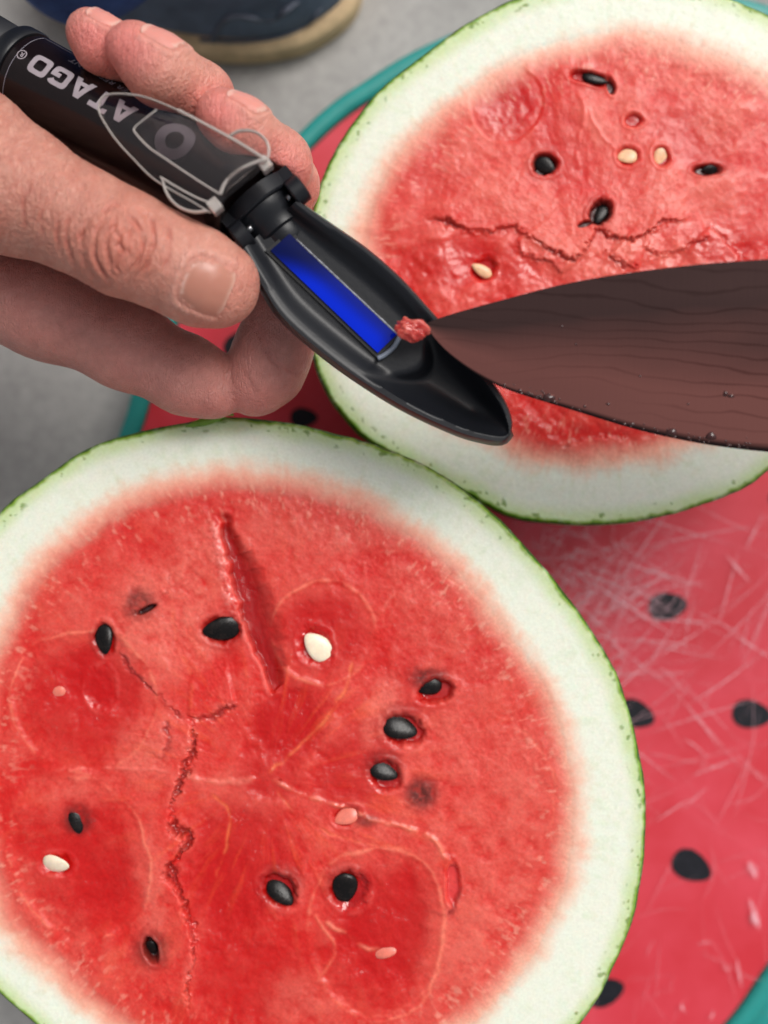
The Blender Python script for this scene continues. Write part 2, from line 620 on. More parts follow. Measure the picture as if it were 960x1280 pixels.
def seed_mats():
    k, nt, b = mat_new('black_seed_coat')
    tc = node(nt, 'ShaderNodeTexCoord')
    n = node(nt, 'ShaderNodeTexNoise', Scale=3.0, Detail=6.0, Roughness=.7)
    nt.links.new(tc.outputs['Object'], n.inputs['Vector'])
    r = node(nt, 'ShaderNodeValToRGB')
    r.color_ramp.elements[0].color = (.006, .005, .005, 1)
    r.color_ramp.elements[1].color = (.035, .022, .018, 1)
    r.color_ramp.elements[0].position = .5
    nt.links.new(n.outputs['Fac'], r.inputs['Fac'])
    nt.links.new(r.outputs['Color'], b.inputs['Base Color'])
    b.inputs['Roughness'].default_value = .09
    b.inputs['Specular IOR Level'].default_value = .25
    bp = node(nt, 'ShaderNodeBump', Strength=.3, Distance=.0005)
    nt.links.new(n.outputs['Fac'], bp.inputs['Height'])
    nt.links.new(bp.outputs['Normal'], b.inputs['Normal'])
    cm = simple_mat('cream_seed_coat', lin(238, 190, 150), .3, .4, var=.2, vscale=3, sss=.4, sssr=.001)
    wm = simple_mat('white_seed_coat', lin(246, 226, 200), .3, .5, var=.12, vscale=3, sss=.3, sssr=.001)
    pm = simple_mat('pink_seed_coat', lin(226, 122, 104), .3, .5, var=.12, vscale=3, sss=.3, sssr=.001)
    return k, wm, pm, cm
BLACK_SEED, WHITE_SEED, PINK_SEED, CREAM_SEED = seed_mats()
SEED = {}
for key, mt in (('black', BLACK_SEED), ('white', WHITE_SEED), ('pink', PINK_SEED), ('cream', CREAM_SEED)):
    SEED[key] = seed_mesh('seed')
    SEED[key].materials.append(mt)

C_SKIN = lin(52, 86, 20)
C_SKIN2 = lin(118, 156, 46)
C_PALE = lin(196, 214, 160)
C_WHITE = lin(228, 231, 216)
C_PINKW = lin(238, 184, 160)
C_RED = lin(208, 34, 29)
C_FROST = lin(218, 88, 76)
C_DEEP = lin(190, 6, 7)
C_FIB = lin(238, 120, 84)
C_BLACKN = lin(60, 28, 24)

def melon(label, cpx, outline, zc, bottom, NR, NT, feat, red_in, bulge, fine=.30, flesh=None):
    """one half lying on its dome: cut face up at height zc; feat paints and carves the flesh"""
    cpx = np.array(cpx, float)
    root = thing('watermelon_half', label, 'watermelon', P(cpx[0], cpx[1], bottom), 'watermelon halves on the cutting board')
    op = catmull(outline, 12, True)
    th = np.arctan2(op[:, 1] - cpx[1], op[:, 0] - cpx[0])
    rd = np.hypot(op[:, 1] - cpx[1], op[:, 0] - cpx[0])
    o = np.argsort(th)
    th, rd = th[o], rd[o]
    TH = np.linspace(-PI, PI, NT, endpoint=False)
    RD = np.interp(TH, np.r_[th - 2 * PI, th, th + 2 * PI], np.r_[rd, rd, rd])
    RD = RD + 1.3 * fbm(TH * 14 + 50, TH * 0 + zc * 100, 3, 4)
    U = np.linspace(0, 1, NR + 1)[1:]
    t = (1 - U[:, None]) * RD[None, :]
    X = (cpx[0] + U[:, None] * RD[None, :] * np.cos(TH)[None, :]).ravel()
    Y = (cpx[1] + U[:, None] * RD[None, :] * np.sin(TH)[None, :]).ravel()
    T = t.ravel()
    A = np.broadcast_to(TH[None, :], t.shape).ravel()
    x, y = X.astype(np.float64), Y.astype(np.float64)
    # ---- layers from the skin inwards
    ca, sa = np.cos(A), np.sin(A)
    f1 = fbm(x / 46, y / 46, 1, 4)
    fr = fbm(A * 60 + 40 + 1.2 * f1 + .5 * fbm(x / 14, y / 14, 11, 2), T / 55 + .5 * f1, 4, 3)               # radial fibres
    n_fine = fbm(x / 5, y / 5, 6, 3)
    n_mid = fbm(x / 17, y / 17, 2, 3)
    Tn = T + 9 * f1 + 3 * fr + 5 * n_mid + 3.0 * n_fine
    rt = red_in(A, x, y)
    c = np.broadcast_to(C_SKIN[None, :], (len(x), 3)).copy()
    Te = T + 2.2 * fbm(A * 50 + 60, T * 0, 9, 3)
    c = mixc(c, C_SKIN2, sst(1.0, 3.2, Te + 1.2 * n_mid))
    c = mixc(c, C_PALE, sst(3.2, 8, Te + 1.8 * n_mid))
    c = mixc(c, C_WHITE, sst(4, 30, T + .5 * (Tn - T)))
    # green flecks in the rind
    fl = sst(.42, .62, fbm(x / 7 + 31, y / 7, 12, 2)) * sst(3, 7, T) * (1 - sst(13, 22, T))
    c = mixc(c, lin(104, 136, 48), .8 * fl)
    # pale granular streaks in the rind
    c = mixc(c, lin(206, 218, 188), np.clip(.4 * fr * sst(10, 40, T) + .3 * n_mid + .35 * n_fine, 0, .45) * (1 - sst(60, 90, Tn)))
    k = sst(rt - 24, rt + 8, Tn)
    c = mixc(c, C_PINKW, k)
    k2 = sst(rt - 8, rt + 34, Tn)
    redness = k2
    # ---- flesh
    f0 = fbm(x / 110 + 5, y / 110, 10, 3)
    n_gr = fbm(x / 2.6, y / 2.6, 7, 2)
    g = np.clip(.36 + .5 * f0 + .55 * f1 + .45 * n_mid + .22 * n_fine + .16 * n_gr, 0, 1)
    cf = mixc(np.broadcast_to(C_RED[None, :], c.shape).copy(), C_FROST, g)
    cf = mixc(cf, C_DEEP, np.clip(-.1 - .6 * f0 - .5 * f1, 0, 1) * .6)
    h = np.zeros(len(x))
    wet = np.full(len(x), .42) + .3 * n_mid + .2 * n_fine
    S = dict(f0=f0, x=x, y=y, T=T, A=A, c=cf, h=h, wet=wet, n_fine=n_fine, n_mid=n_mid, f1=f1, frost=g)
    feat(S)
    cf, h, wet = S['c'], S['h'], S['wet']
    # transition fibres
    tr = np.exp(-((Tn - rt - 24) / 34) ** 2) * sst(.15, .7, fbm(A * 70 + 5, T / 12, 8, 3) + .3 * n_fine)
    cf = mixc(cf, C_PINKW, .4 * tr)
    c = c * (1 - k2[:, None]) + cf * k2[:, None]
    wet = wet * redness + (.3 + .2 * n_mid) * (1 - redness)
    # ---- relief (pixels of the photograph -> metres)
    rough = (1 - .6 * np.clip(wet, 0, 1))
    h = h * redness + redness * rough * (fine * n_fine + 3 * fine * n_mid) + 2.4 * f1 * redness + (1 - redness) * (.12 * n_fine + .25 * n_mid)
    h = h - 5.0 * (1 - sst(0, 5.5, T)) ** 2          # rounded outer lip
    kpx = (H - zc) / F
    Vx = (x - 480) * kpx
    Vy = -(y - 640) * kpx
    Vz = zc + h * kpx
    V = np.stack([Vx, Vy, Vz], 1)
    rgba = np.concatenate([np.clip(c, 0, 1), np.clip(wet, 0, 1)[:, None]], 1)
    # centre vertex
    V = np.concatenate([[[(cpx[0] - 480) * kpx, -(cpx[1] - 640) * kpx, V[:NT, 2].mean()]], V])
    rgba = np.concatenate([rgba[:NT].mean(0, keepdims=True), rgba])
    j = np.arange(NT)
    j1 = (j + 1) % NT
    i = np.arange(NR - 1)[:, None]
    Q = np.stack([1 + i * NT + j, 1 + i * NT + j1, 1 + (i + 1) * NT + j1, 1 + (i + 1) * NT + j], -1)     # (NR-1,NT,4)
    Q = Q[..., ::-1]
    # normals of the whole face for a seamless join of flesh and rind
    grid = V[1:].reshape(NR, NT, 3)
    dr = np.gradient(grid, axis=0)
    dt = (np.roll(grid, -1, 1) - np.roll(grid, 1, 1)) * .5
    Nn = np.cross(dt.reshape(-1, 3), dr.reshape(-1, 3))
    Nn /= np.linalg.norm(Nn, axis=1)[:, None] + 1e-12
    if Nn[:, 2].mean() < 0:
        Nn = -Nn
    Nn = np.concatenate([[[0, 0, 1]], Nn])
    sp = int(NR * .80)
    def sub(name, r0, r1, mat, fan):
        # rows r0..r1 inclusive
        lo = 0 if fan else 1 + r0 * NT
        hi = 1 + (r1 + 1) * NT
        v = V[lo:hi]
        q = Q[r0:r1].reshape(-1, 4) - lo
        if fan:
            # inner disc as quads collapsed to a small fan built of triangles in a second polygon run
            tri = np.stack([np.zeros(NT, int), 1 + j, 1 + j1, 1 + j1], 1)
        me = bpy.data.meshes.new(name)
        me.vertices.add(len(v))
        me.vertices.foreach_set('co', v.astype(np.float32).ravel())
        loops = q.ravel()
        starts = np.arange(0, len(loops), 4)
        if fan:
            tl = np.stack([np.zeros(NT, int), 1 + j1, 1 + j], 1).ravel()
            starts = np.r_[starts, len(loops) + np.arange(0, len(tl), 3)]
            loops = np.r_[loops, tl]
        me.loops.add(len(loops))
        me.loops.foreach_set('vertex_index', loops.astype(np.int32))
        me.polygons.add(len(starts))
        me.polygons.foreach_set('loop_start', starts.astype(np.int32))
        me.polygons.foreach_set('use_smooth', np.ones(len(starts), bool))
        me.update(calc_edges=True)
        set_col(me, rgba[lo:hi])
        ob = link(name, me, mat, root)
        try:
            me.normals_split_custom_set_from_vertices(Nn[lo:hi].tolist()) if len(v) < 1 else None
        except Exception:
            pass
        return ob
    fl_o = sub('flesh', 0, sp, flesh or FLESH, True)
    sub('rind', sp, NR - 1, RIND, False)
    # ---- green outer skin: the dome under the cut
    n2 = 240
    th2 = np.linspace(-PI, PI, n2, endpoint=False)
    ii = np.round((th2 + PI) / (2 * PI) * NT).astype(int) % NT
    r2 = RD[ii]
    edge = V[1 + (NR - 1) * NT + ii]
    rings = []
    rows = 22
    for k_ in range(rows + 1):
        ph = (PI / 2) * k_ / rows
        fac = math.cos(ph) + bulge * math.sin(2 * ph) + .004 * min(1, k_ * 2)
        zz = zc - .0012 - (zc - bottom - .0012) * math.sin(ph)
        if k_ == rows:
            fac = .012
        rings.append([(((cpx[0] + r2[q] * fac * math.cos(th2[q])) - 480) * kpx, -((cpx[1] + r2[q] * fac * math.sin(th2[q])) - 640) * kpx, edge[q][2] if k_ == 0 else zz) for q in range(n2)])
    Vv, Fc = loft(rings, True, False, True)
    link('skin', fix_normals(py_mesh('skin', Vv, Fc)), SKIN, root)
    return root, zc, kpx, S

def skin_mat():
    m, nt, b = mat_new('striped_melon_skin')
    tc = node(nt, 'ShaderNodeTexCoord')
    n = node(nt, 'ShaderNodeTexNoise', Scale=35.0, Detail=6.0, Roughness=.65)
    nt.links.new(tc.outputs['Object'], n.inputs['Vector'])
    wv = node(nt, 'ShaderNodeTexWave', wave_type='BANDS', bands_direction='X', Scale=7.0, Distortion=9.0, Detail=3.0)
    wv.inputs['Detail Scale'].default_value = 2.5
    nt.links.new(tc.outputs['Object'], wv.inputs['Vector'])
    ad = node(nt, 'ShaderNodeMath', operation='MULTIPLY_ADD')
    ad.inputs[1].default_value = .5
    nt.links.new(n.outputs['Fac'], ad.inputs[0])
    nt.links.new(wv.outputs['Fac'], ad.inputs[2])
    r = node(nt, 'ShaderNodeValToRGB')
    r.color_ramp.elements[0].position = .35
    r.color_ramp.elements[1].position = .9
    r.color_ramp.elements[0].color = (.022, .05, .012, 1)
    r.color_ramp.elements[1].color = (.12, .20, .045, 1)
    nt.links.new(ad.outputs[0], r.inputs['Fac'])
    nt.links.new(r.outputs['Color'], b.inputs['Base Color'])
    b.inputs['Roughness'].default_value = .35
    return m
SKIN = skin_mat()

# feature tools ------------------------------------------------------
def blob(S, x0, y0, rx, ry, rot=0):
    a = math.radians(rot)
    dx, dy = S['x'] - x0, S['y'] - y0
    u = (dx * math.cos(a) + dy * math.sin(a)) / rx
    v = (-dx * math.sin(a) + dy * math.cos(a)) / ry
    return np.sqrt(u * u + v * v)

def wet_blob(S, x0, y0, rx, ry, rot=0, amp=.8, dip=2.0):
    d = blob(S, x0, y0, rx, ry, rot) + .22 * S['f1'] + .12 * S['n_mid']
    k = (1 - sst(.45, 1.05, d)) * amp
    S['c'] = mixc(S['c'], C_DEEP, k)
    S['wet'] = S['wet'] * (1 - k) + 1.0 * k
    S['h'] = S['h'] - dip * k

def frost_blob(S, x0, y0, rx, ry, rot=0, amp=.6, rise=1.0):
    d = blob(S, x0, y0, rx, ry, rot) + .25 * S['f1']
    k = (1 - sst(.4, 1.1, d)) * amp
    k = k * np.clip(.75 + .6 * S['n_mid'] + .4 * S['n_fine'], 0, 1)
    S['c'] = mixc(S['c'], lin(230, 122, 106), k)
    S['wet'] = S['wet'] * (1 - .6 * k)
    S['h'] = S['h'] + rise * k

def line(S, pts, wd=2.0, col=C_FIB, amp=.6, groove=1.0, seed=0, smooth=True, jitter=1.0):
    p = catmull(pts, 8) if smooth else np.array(pts, float)
    p = jag(p, jitter, seed, 8)
    d, s, a = polydist(S['x'], S['y'], p, 14)
    fade = sst(0, .08, a) * (1 - sst(.92, 1, a))
    brk = np.clip(.5 + 1.0 * S['n_mid'] + .6 * S['f1'], .05, 1)
    k = np.exp(-(d / wd) ** 2) * fade * brk
    S['c'] = mixc(S['c'], col, amp * k)
    S['h'] = S['h'] - groove * k
    return d, s, a

def crack(S, pts, depth=6, wd=2.2, step=4.0, reach=70, amp=2.0, seed=0, side=1):
    reach = min(reach, 55)
    p = resample(catmull(pts, 8), max(8, int(sum(math.dist(pts[i], pts[i + 1]) for i in range(len(pts) - 1)) / 7)))
    d, s, a = polydist(S['x'], S['y'], p, reach * 2)
    fade = sst(0, .1, a) * (1 - sst(.9, 1, a))
    sd_ = d * s * side + amp * (2.0 * fbm(S['x'] / 8 + seed, S['y'] / 8, 4, 3) + 1.6 * fbm(S['x'] / 3.5 + seed, S['y'] / 3.5, 6, 2) + 1.0 * S['n_mid'])
    d = np.where(d < 1e5, np.abs(sd_), d)
    wv_ = np.clip(1.0 + 2.2 * S['f1'] + 1.2 * fbm(S['x'] / 26 + seed, S['y'] / 26, 2, 2), .45, 3.0)
    dd = np.abs(sd_ + wd * .6 * (wv_ - 1)) / wv_
    S['h'] = S['h'] + fade * step * (1 / (1 + np.exp(-np.clip(sd_ / 1.3, -30, 30)))) * np.exp(-d / reach) * (1 - sst(.35, .95, d / (2 * reach)))
    g = np.exp(-(dd / wd) ** 2) * fade * np.clip(.65 + 1.0 * S['f1'] + .5 * S['n_mid'], .25, 1)
    S['h'] = S['h'] - .8 * depth * g
    S['c'] = mixc(S['c'], lin(140, 4, 10), .72 * g)  # crack's shadow painted as dark red; the pale lip paints its lit edge
    lip = np.exp(-((sd_ - 4.5) / 2.6) ** 2) * fade
    S['c'] = mixc(S['c'], lin(236, 130, 118), .22 * lip * np.clip(.6 + .8 * S['n_mid'], 0, 1))
    wk = np.exp(-np.clip(-sd_, 0, 400) / 20) * (sd_ < 0) * fade * (1 - sst(.35, .95, d / (2 * reach)))
    S['wet'] = np.clip(S['wet'] + .5 * wk, 0, 1)

def smudge(S, x0, y0, r, amp=.7, ry=None, rot=0):
    d = blob(S, x0, y0, r, ry or r, rot) + .3 * S['n_mid'] + .25 * S['n_fine']
    k = (1 - sst(.3, 1.25, d)) * amp
    S['c'] = mixc(S['c'], lin(70, 22, 18), k * np.clip(.95 + .7 * S['n_fine'] + .5 * S['n_mid'], .15, 1))

def pit(S, x0, y0, rx, ry, rot=0, depth=9, col=None, rim=True):
    d = blob(S, x0, y0, rx, ry, rot) + .22 * S['n_mid'] + .08 * S['n_fine']
    k = 1 - sst(.62, 1.05, d)
    S['h'] = S['h'] * (1 - k) - depth * k
    S['c'] = mixc(S['c'], lin(176, 6, 10) if col is None else col, .9 * k)
    S['wet'] = S['wet'] * (1 - k) + k
    if rim:
        e = np.exp(-((d - 1.22) / .14) ** 2)
        S['c'] = mixc(S['c'], lin(236, 120, 110), .22 * e * np.clip(.4 + 1.5 * S['n_mid'], 0, 1))
        S['h'] = S['h'] + .7 * e

def locule(S, x0, y0, rx, ry, rot=0, seed=0, wet=.5, lineamp=.5):
    d = blob(S, x0, y0, rx, ry, rot)
    d = d + .17 * S['f0'] + .09 * S['f1'] + .03 * S['n_mid']
    k = (1 - sst(.55, 1.0, d)) * wet
    S['c'] = mixc(S['c'], C_DEEP, .75 * k)
    S['wet'] = np.clip(S['wet'] + .5 * k, 0, 1)
    e = np.exp(-((d - 1.0) * min(rx, ry) / 2.0) ** 2) * np.clip(.45 + 1.0 * S['n_mid'] + .9 * S['f1'] + .6 * S['f0'], .05, 1)
    S['c'] = mixc(S['c'], lin(240, 136, 110), lineamp * e)
    e2 = np.exp(-((d - .90) * min(rx, ry) / 5.0) ** 2) * .35
    S['c'] = mixc(S['c'], lin(214, 60, 50), e2)
    S['h'] = S['h'] - 1.2 * (1 - sst(.9, 1.0, d))

# ---- the near half
def feat_near(S):
    x, y = S['x'], S['y']
    # juice fibres fanning from the middle
    ax = np.arctan2(y - 972, x - 335)
    rr = np.hypot(x - 335, y - 972)
    fib = fbm(ax * 18 + 30 + .8 * S['f1'], rr / 50, 5, 3)
    S['c'] = mixc(S['c'], C_FIB, np.clip(fib - .2, 0, .6) * .30 * sst(40, 130, rr))
    S['h'] += .35 * fib * sst(40, 110, rr)
    # wet and dull zones
    for a in [(362, 905, 66, 58, -40, .95, 3), (300, 1080, 80, 120, 10, .8, 2), (130, 840, 56, 48, 0, .75, 3), (445, 960, 62, 80, 20, .7, 1.5), (480, 1150, 76, 86, 0, .7, 2.5),
              (120, 1085, 60, 60, 30, .5, 2), (505, 880, 55, 60, 0, .35, 1), (330, 1230, 100, 70, 0, .55, 1.5), (560, 830, 80, 90, 0, .2, 0), (330, 640, 120, 40, 10, .2, 0), (335, 972, 60, 40, 0, .6, 1)]:
        wet_blob(S, *a)
    for a in [(200, 780, 80, 100, 20, .55), (600, 980, 120, 160, 0, .22), (180, 930, 60, 60, 0, .5), (620, 1180, 110, 120, 0, .3), (420, 650, 160, 60, 10, .22),
              (90, 990, 70, 30, 0, .45), (250, 700, 40, 60, 10, .5), (474, 890, 28, 60, 15, .5), (60, 1180, 60, 60, 0, .35), (380, 1250, 70, 40, 0, .3), (550, 760, 90, 70, 0, .22), (190, 1110, 30, 70, 0, .4)]:
        frost_blob(S, *a)
    # the pale juicy web between the seed lobes
    web = np.exp(-((blob(S, 335, 970, 120, 120) - 1.0) / .5) ** 2) * np.clip(fib, 0, 1)
    S['c'] = mixc(S['c'], lin(240, 96, 50), np.clip(.32 * web, 0, .4))
    locule(S, 105, 872, 92, 88, 10, 1, .8, .6)
    locule(S, 100, 1075, 88, 98, -20, 2, .6, .55)
    locule(S, 402, 790, 66, 66, 0, 3, .85, .65)
    locule(S, 478, 1165, 88, 112, -8, 4, .75, .6)
    line(S, [(330, 972), (400, 1000), (470, 1025), (535, 1045), (563, 1085), (566, 1130)], 3.0, lin(246, 150, 120), .7, -2.5, 1)
    line(S, [(332, 970), (372, 935), (410, 895), (436, 850), (440, 820)], 2.2, lin(240, 130, 80), .6, .5, 2)
    line(S, [(338, 985), (390, 1030), (440, 1050), (520, 1062)], 2.0, C_FIB, .45, .5, 3)
    line(S, [(228, 968), (262, 975), (300, 976), (334, 972)], 4.0, lin(244, 150, 130), .6, -1.6, 4)
    line(S, [(30, 960), (90, 962), (150, 960), (218, 964)], 2.2, lin(240, 130, 116), .55, -.8, 5)
    line(S, [(262, 990), (284, 1010), (286, 1040), (270, 1100)], 2.0, lin(238, 120, 70), .6, .6, 6)
    line(S, [(238, 890), (240, 850), (222, 800), (214, 740)], 2.4, lin(240, 120, 80), .5, .4, 7)
    line(S, [(560, 1180), (530, 1240), (470, 1272), (420, 1250)], 2.0, lin(240, 120, 100), .4, .5, 8)
    line(S, [(405, 1150), (450, 1180), (480, 1190)], 2.6, lin(246, 150, 120), .6, -1.0, 9)
    line(S, [(392, 1140), (404, 1160), (420, 1190), (395, 1230)], 2.2, lin(244, 140, 110), .45, -.8, 10)
    line(S, [(545, 715), (600, 750), (650, 800), (690, 850)], 2.0, lin(240, 140, 110), .4, .4, 11)
    line(S, [(640, 900), (690, 960), (690, 1040)], 2.0, lin(240, 130, 100), .3, .4, 12)
    line(S, [(480, 800), (480, 760), (500, 735)], 2.0, lin(240, 140, 120), .35, .4, 13)
    # gash: a pale granular lip on the left, a deep smooth red trough that fades out to the right
    gp = catmull([(268, 642), (283, 685), (294, 735), (308, 785), (326, 830), (344, 868)], 8)
    gp = jag(gp, 1.3, 77, 7)
    d, s, a = polydist(x, y, gp, 70)
    sd_ = -d * s + 3.0 * S['n_mid'] + 2 * S['f1']
    wdt = 8 + 30 * np.sin(PI * np.clip(a, 0, 1) ** 1.3) ** .8
    ends = sst(0, .10, a) * (1 - sst(.93, 1, a)) * (d < 66)
    k = sst(-3, 2.5, sd_) * (1 - sst(.35, 1.3, sd_ / wdt)) * ends
    S['c'] = mixc(S['c'], lin(160, 2, 6), .97 * k)
    S['wet'] = S['wet'] * (1 - k) + .9 * k
    S['h'] -= 13 * k
    lip = np.exp(-((sd_ + 9) / 6.5) ** 2) * ends * (1 - sst(.45, .62, a))
    gran = np.clip(.55 + 1.2 * S['n_fine'] + .5 * S['n_mid'], 0, 1)
    S['c'] = mixc(S['c'], lin(242, 150, 140), .6 * lip * gran)
    S['h'] += 1.6 * lip * (.5 + gran)
    S['wet'] = np.clip(S['wet'] + .5 * lip, 0, 1)
    lip2 = np.exp(-((sd_ + 5) / 3.0) ** 2) * ends * sst(.55, .7, a)
    S['c'] = mixc(S['c'], lin(238, 120, 112), .6 * lip2)
    S['h'] += .8 * lip2
    # cracks
    crack(S, [(238, 888), (242, 925), (232, 955), (221, 985), (215, 1010), (218, 1040), (236, 1046), (222, 1072), (208, 1086), (222, 1110), (238, 1150), (243, 1190), (236, 1230), (238, 1278)], 12, 2.4, 6, 55, 2.2, 21, 1)
    crack(S, [(150, 810), (162, 838), (190, 862), (214, 885), (232, 900)], 3.0, 2.0, 2.5, 40, 2.0, 22, -1)
    crack(S, [(232, 895), (262, 896), (275, 886), (298, 880)], 5, 2.4, 4, 40, 1.6, 23, -1)
    crack(S, [(150, 770), (178, 764), (205, 745), (214, 712)], 4, 2.0, 2, 30, 1.8, 24, -1)
    crack(S, [(560, 1062), (572, 1085), (568, 1120), (560, 1150)], 3, 2.2, 3, 30, 1.5, 25, 1)
    crack(S, [(205, 900), (210, 930), (200, 950)], 3, 2.0, 2.5, 25, 1.8, 26, 1)
    # pits, stains
    for a in [(537, 850, 30, .85, 20, 10), (175, 754, 24, .75), (278, 790, 30, .4), (130, 800, 22, .35), (500, 905, 30, .5), (480, 960, 26, .75), (527, 992, 24, .9),
              (456, 1026, 18, .6, 9, 0), (351, 1108, 30, .7), (430, 1105, 30, .55), (97, 1025, 22, .85), (190, 1185, 28, .75), (125, 795, 14, .4)]:
        smudge(S, *a)
    pit(S, 545, 864, 26, 15, -12, 11)
    pit(S, 506, 914, 27, 22, 15, 8)
    pit(S, 483, 970, 22, 19, 20, 7)
    pit(S, 350, 1114, 27, 19, 38, 9)
    pit(S, 436, 1112, 27, 24, 60, 8)
    pit(S, 189, 1187, 10, 17, -20, 12, lin(60, 4, 6))
    pit(S, 183, 762, 14, 4, -28, 9, lin(30, 6, 8), False)
    pit(S, 278, 788, 27, 18, -4, 6, None, True)
    pit(S, 130, 798, 13, 22, -8, 6)
    pit(S, 394, 808, 20, 24, -28, 6)
    pit(S, 70, 1081, 20, 14, 4, 5)
    pit(S, 434, 1020, 18, 13, -20, 5)
    pit(S, 125, 862, 18, 26, 0, 4, C_DEEP)
    pit(S, 566, 1105, 9, 26, 0, 5, lin(214, 60, 60))

near_out = [(290, 521), (350, 527), (400, 537), (480, 560), (560, 598), (640, 664), (705, 740), (745, 795), (775, 850), (795, 920), (806, 980), (808, 1040), (797, 1130), (770, 1205), (727, 1280),
            (640, 1365), (510, 1425), (360, 1438), (210, 1405), (95, 1335), (42, 1282), (0, 1245), (-55, 1180), (-100, 1070), (-115, 945), (-98, 810), (-55, 710), (0, 638), (50, 600), (100, 566), (150, 546), (220, 530)]
def near_red(A, x, y):
    return 82 + 20 * np.exp(-((A - .75) / .45) ** 2) - 18 * np.exp(-((A + 1.57) / .6) ** 2) - 20 * np.exp(-((A - 2.5) / .55) ** 2)
Z1, Z2 = .100, .085
near, _, K1, S1 = melon('large watermelon half in front with a long red gash in its cut face', (350, 975), near_out, Z1, .0006, 385, 1400, feat_near, near_red, .0, .40)

def feat_far(S):
    x, y = S['x'], S['y']
    ax = np.arctan2(y - 300, x - 735)
    rr = np.hypot(x - 735, y - 300)
    fib = fbm(ax * 16 + 30 + .8 * S['f1'], rr / 45, 5, 3)
    S['c'] = mixc(S['c'], C_FIB, np.clip(fib - .25, 0, .6) * .2 * sst(60, 160, rr))
    S['h'] += .35 * fib * sst(40, 120, rr)
    for a in [(632, 130, 42, 46, 0, .55), (560, 330, 60, 40, 0, .5), (545, 210, 60, 50, 0, .25), (700, 185, 40, 60, 0, .25), (860, 170, 60, 50, 0, .35), (900, 310, 60, 30, 0, .5), (660, 540, 70, 30, 20, .35), (640, 330, 40, 30, 0, .4)]:
        wet_blob(S, *a)
    for a in [(840, 60, 100, 70, 0, .6), (600, 190, 80, 60, 0, .4), (740, 300, 120, 50, 0, .45), (860, 240, 70, 40, 0, .4), (760, 150, 60, 60, 0, .4), (900, 120, 60, 80, 0, .5), (560, 100, 60, 60, 0, .3), (800, 330, 120, 40, 0, .5), (640, 250, 80, 30, 0, .4)]:
        frost_blob(S, *a)
    locule(S, 630, 128, 46, 50, 15, 1, .5, .5)
    line(S, [(722, 110), (730, 140), (722, 180), (725, 215), (738, 250)], 3.5, lin(236, 110, 100), .5, -1.6, 31)
    line(S, [(733, 130), (745, 160), (772, 190)], 2.5, lin(240, 130, 120), .45, -1, 32)
    # rough torn lower field
    k = sst(285, 330, y + 14 * S['f1'])
    S['h'] += k * (3.6 * S['f1'] + 1.0 * S['n_mid'])
    crack(S, [(524, 272), (552, 275), (575, 284), (592, 290), (618, 288), (640, 284), (660, 298), (690, 316), (722, 322), (738, 300), (748, 288), (775, 300), (800, 297), (828, 280), (872, 272)], 6, 1.9, 6, 50, 2.0, 41, -1)
    crack(S, [(640, 300), (655, 318), (690, 330), (705, 345)], 2.2, 1.6, 4, 40, 2.0, 44, -1)
    crack(S, [(800, 312), (830, 318), (860, 308), (890, 296)], 2.2, 1.6, 4, 40, 2.0, 45, -1)
    crack(S, [(760, 318), (775, 330), (800, 338)], 2.2, 1.6, 4, 40, 2.0, 46, -1)
    crack(S, [(700, 560), (740, 545), (790, 548)], 4, 2.2, 4, 40, 2.4, 47, 1)
    crack(S, [(885, 280), (905, 298), (930, 325)], 5, 3, 4, 40, 1.5, 42, 1)
    # glassy flecks of juice
    rs = np.random.default_rng(8)
    for _ in range(110):
        fx, fy = rs.uniform(640, 960), rs.uniform(30, 330)
        if rs.random() < .4:
            fx, fy = rs.uniform(760, 960), rs.uniform(40, 160)
        d = blob(S, fx, fy, rs.uniform(2, 6), rs.uniform(1.5, 3), rs.uniform(0, 180)) if False else None
    for a in [(741, 98, 30, .5, 14, 20), (680, 205, 24, .5), (750, 265, 22, .6), (888, 212, 26, .5, 12, 0)]:
        smudge(S, *a)
    pit(S, 738, 97, 29, 9, 14, 8)
    pit(S, 764, 108, 6, 12, -10, 8, lin(60, 6, 8))
    pit(S, 681, 205, 17, 15, 20, 13, lin(24, 4, 5))
    pit(S, 751, 266, 15, 18, 30, 9, lin(60, 6, 8))
    pit(S, 732, 280, 12, 4, -20, 7, lin(50, 6, 8), False)
    pit(S, 886, 212, 19, 8, 0, 9, lin(70, 4, 8))
    pit(S, 606, 336, 17, 14, -40, 7)
    pit(S, 784, 195, 14, 12, 0, 4)
    pit(S, 826, 195, 12, 15, -20, 5)
    pit(S, 792, 150, 12, 10, 0, 4)

far_out = [(640, -2), (720, -24), (800, -30), (880, -14), (960, 17), (1035, 68), (1098, 150), (1130, 260), (1126, 370), (1088, 460), (1032, 533), (960, 590), (925, 613), (859, 638), (787, 653), (716, 656), (644, 648),
           (596, 625), (528, 590), (459, 550), (428, 520), (403, 480), (389, 435), (385, 370), (386, 310), (393, 252), (422, 181), (471, 115), (531, 66), (579, 31)]
def far_red(A, x, y):
    return 76 - 12 * np.exp(-((np.abs(A) - PI) / .6) ** 2) - 6 * np.exp(-((A + 1.0) / .5) ** 2)
far, _, K2, S2 = melon('smaller watermelon half cut face up behind the knife blade, top right', (757, 313), far_out, Z2, .0006, 300, 1050, feat_far, far_red, .014, .20, FLESH_FAR)

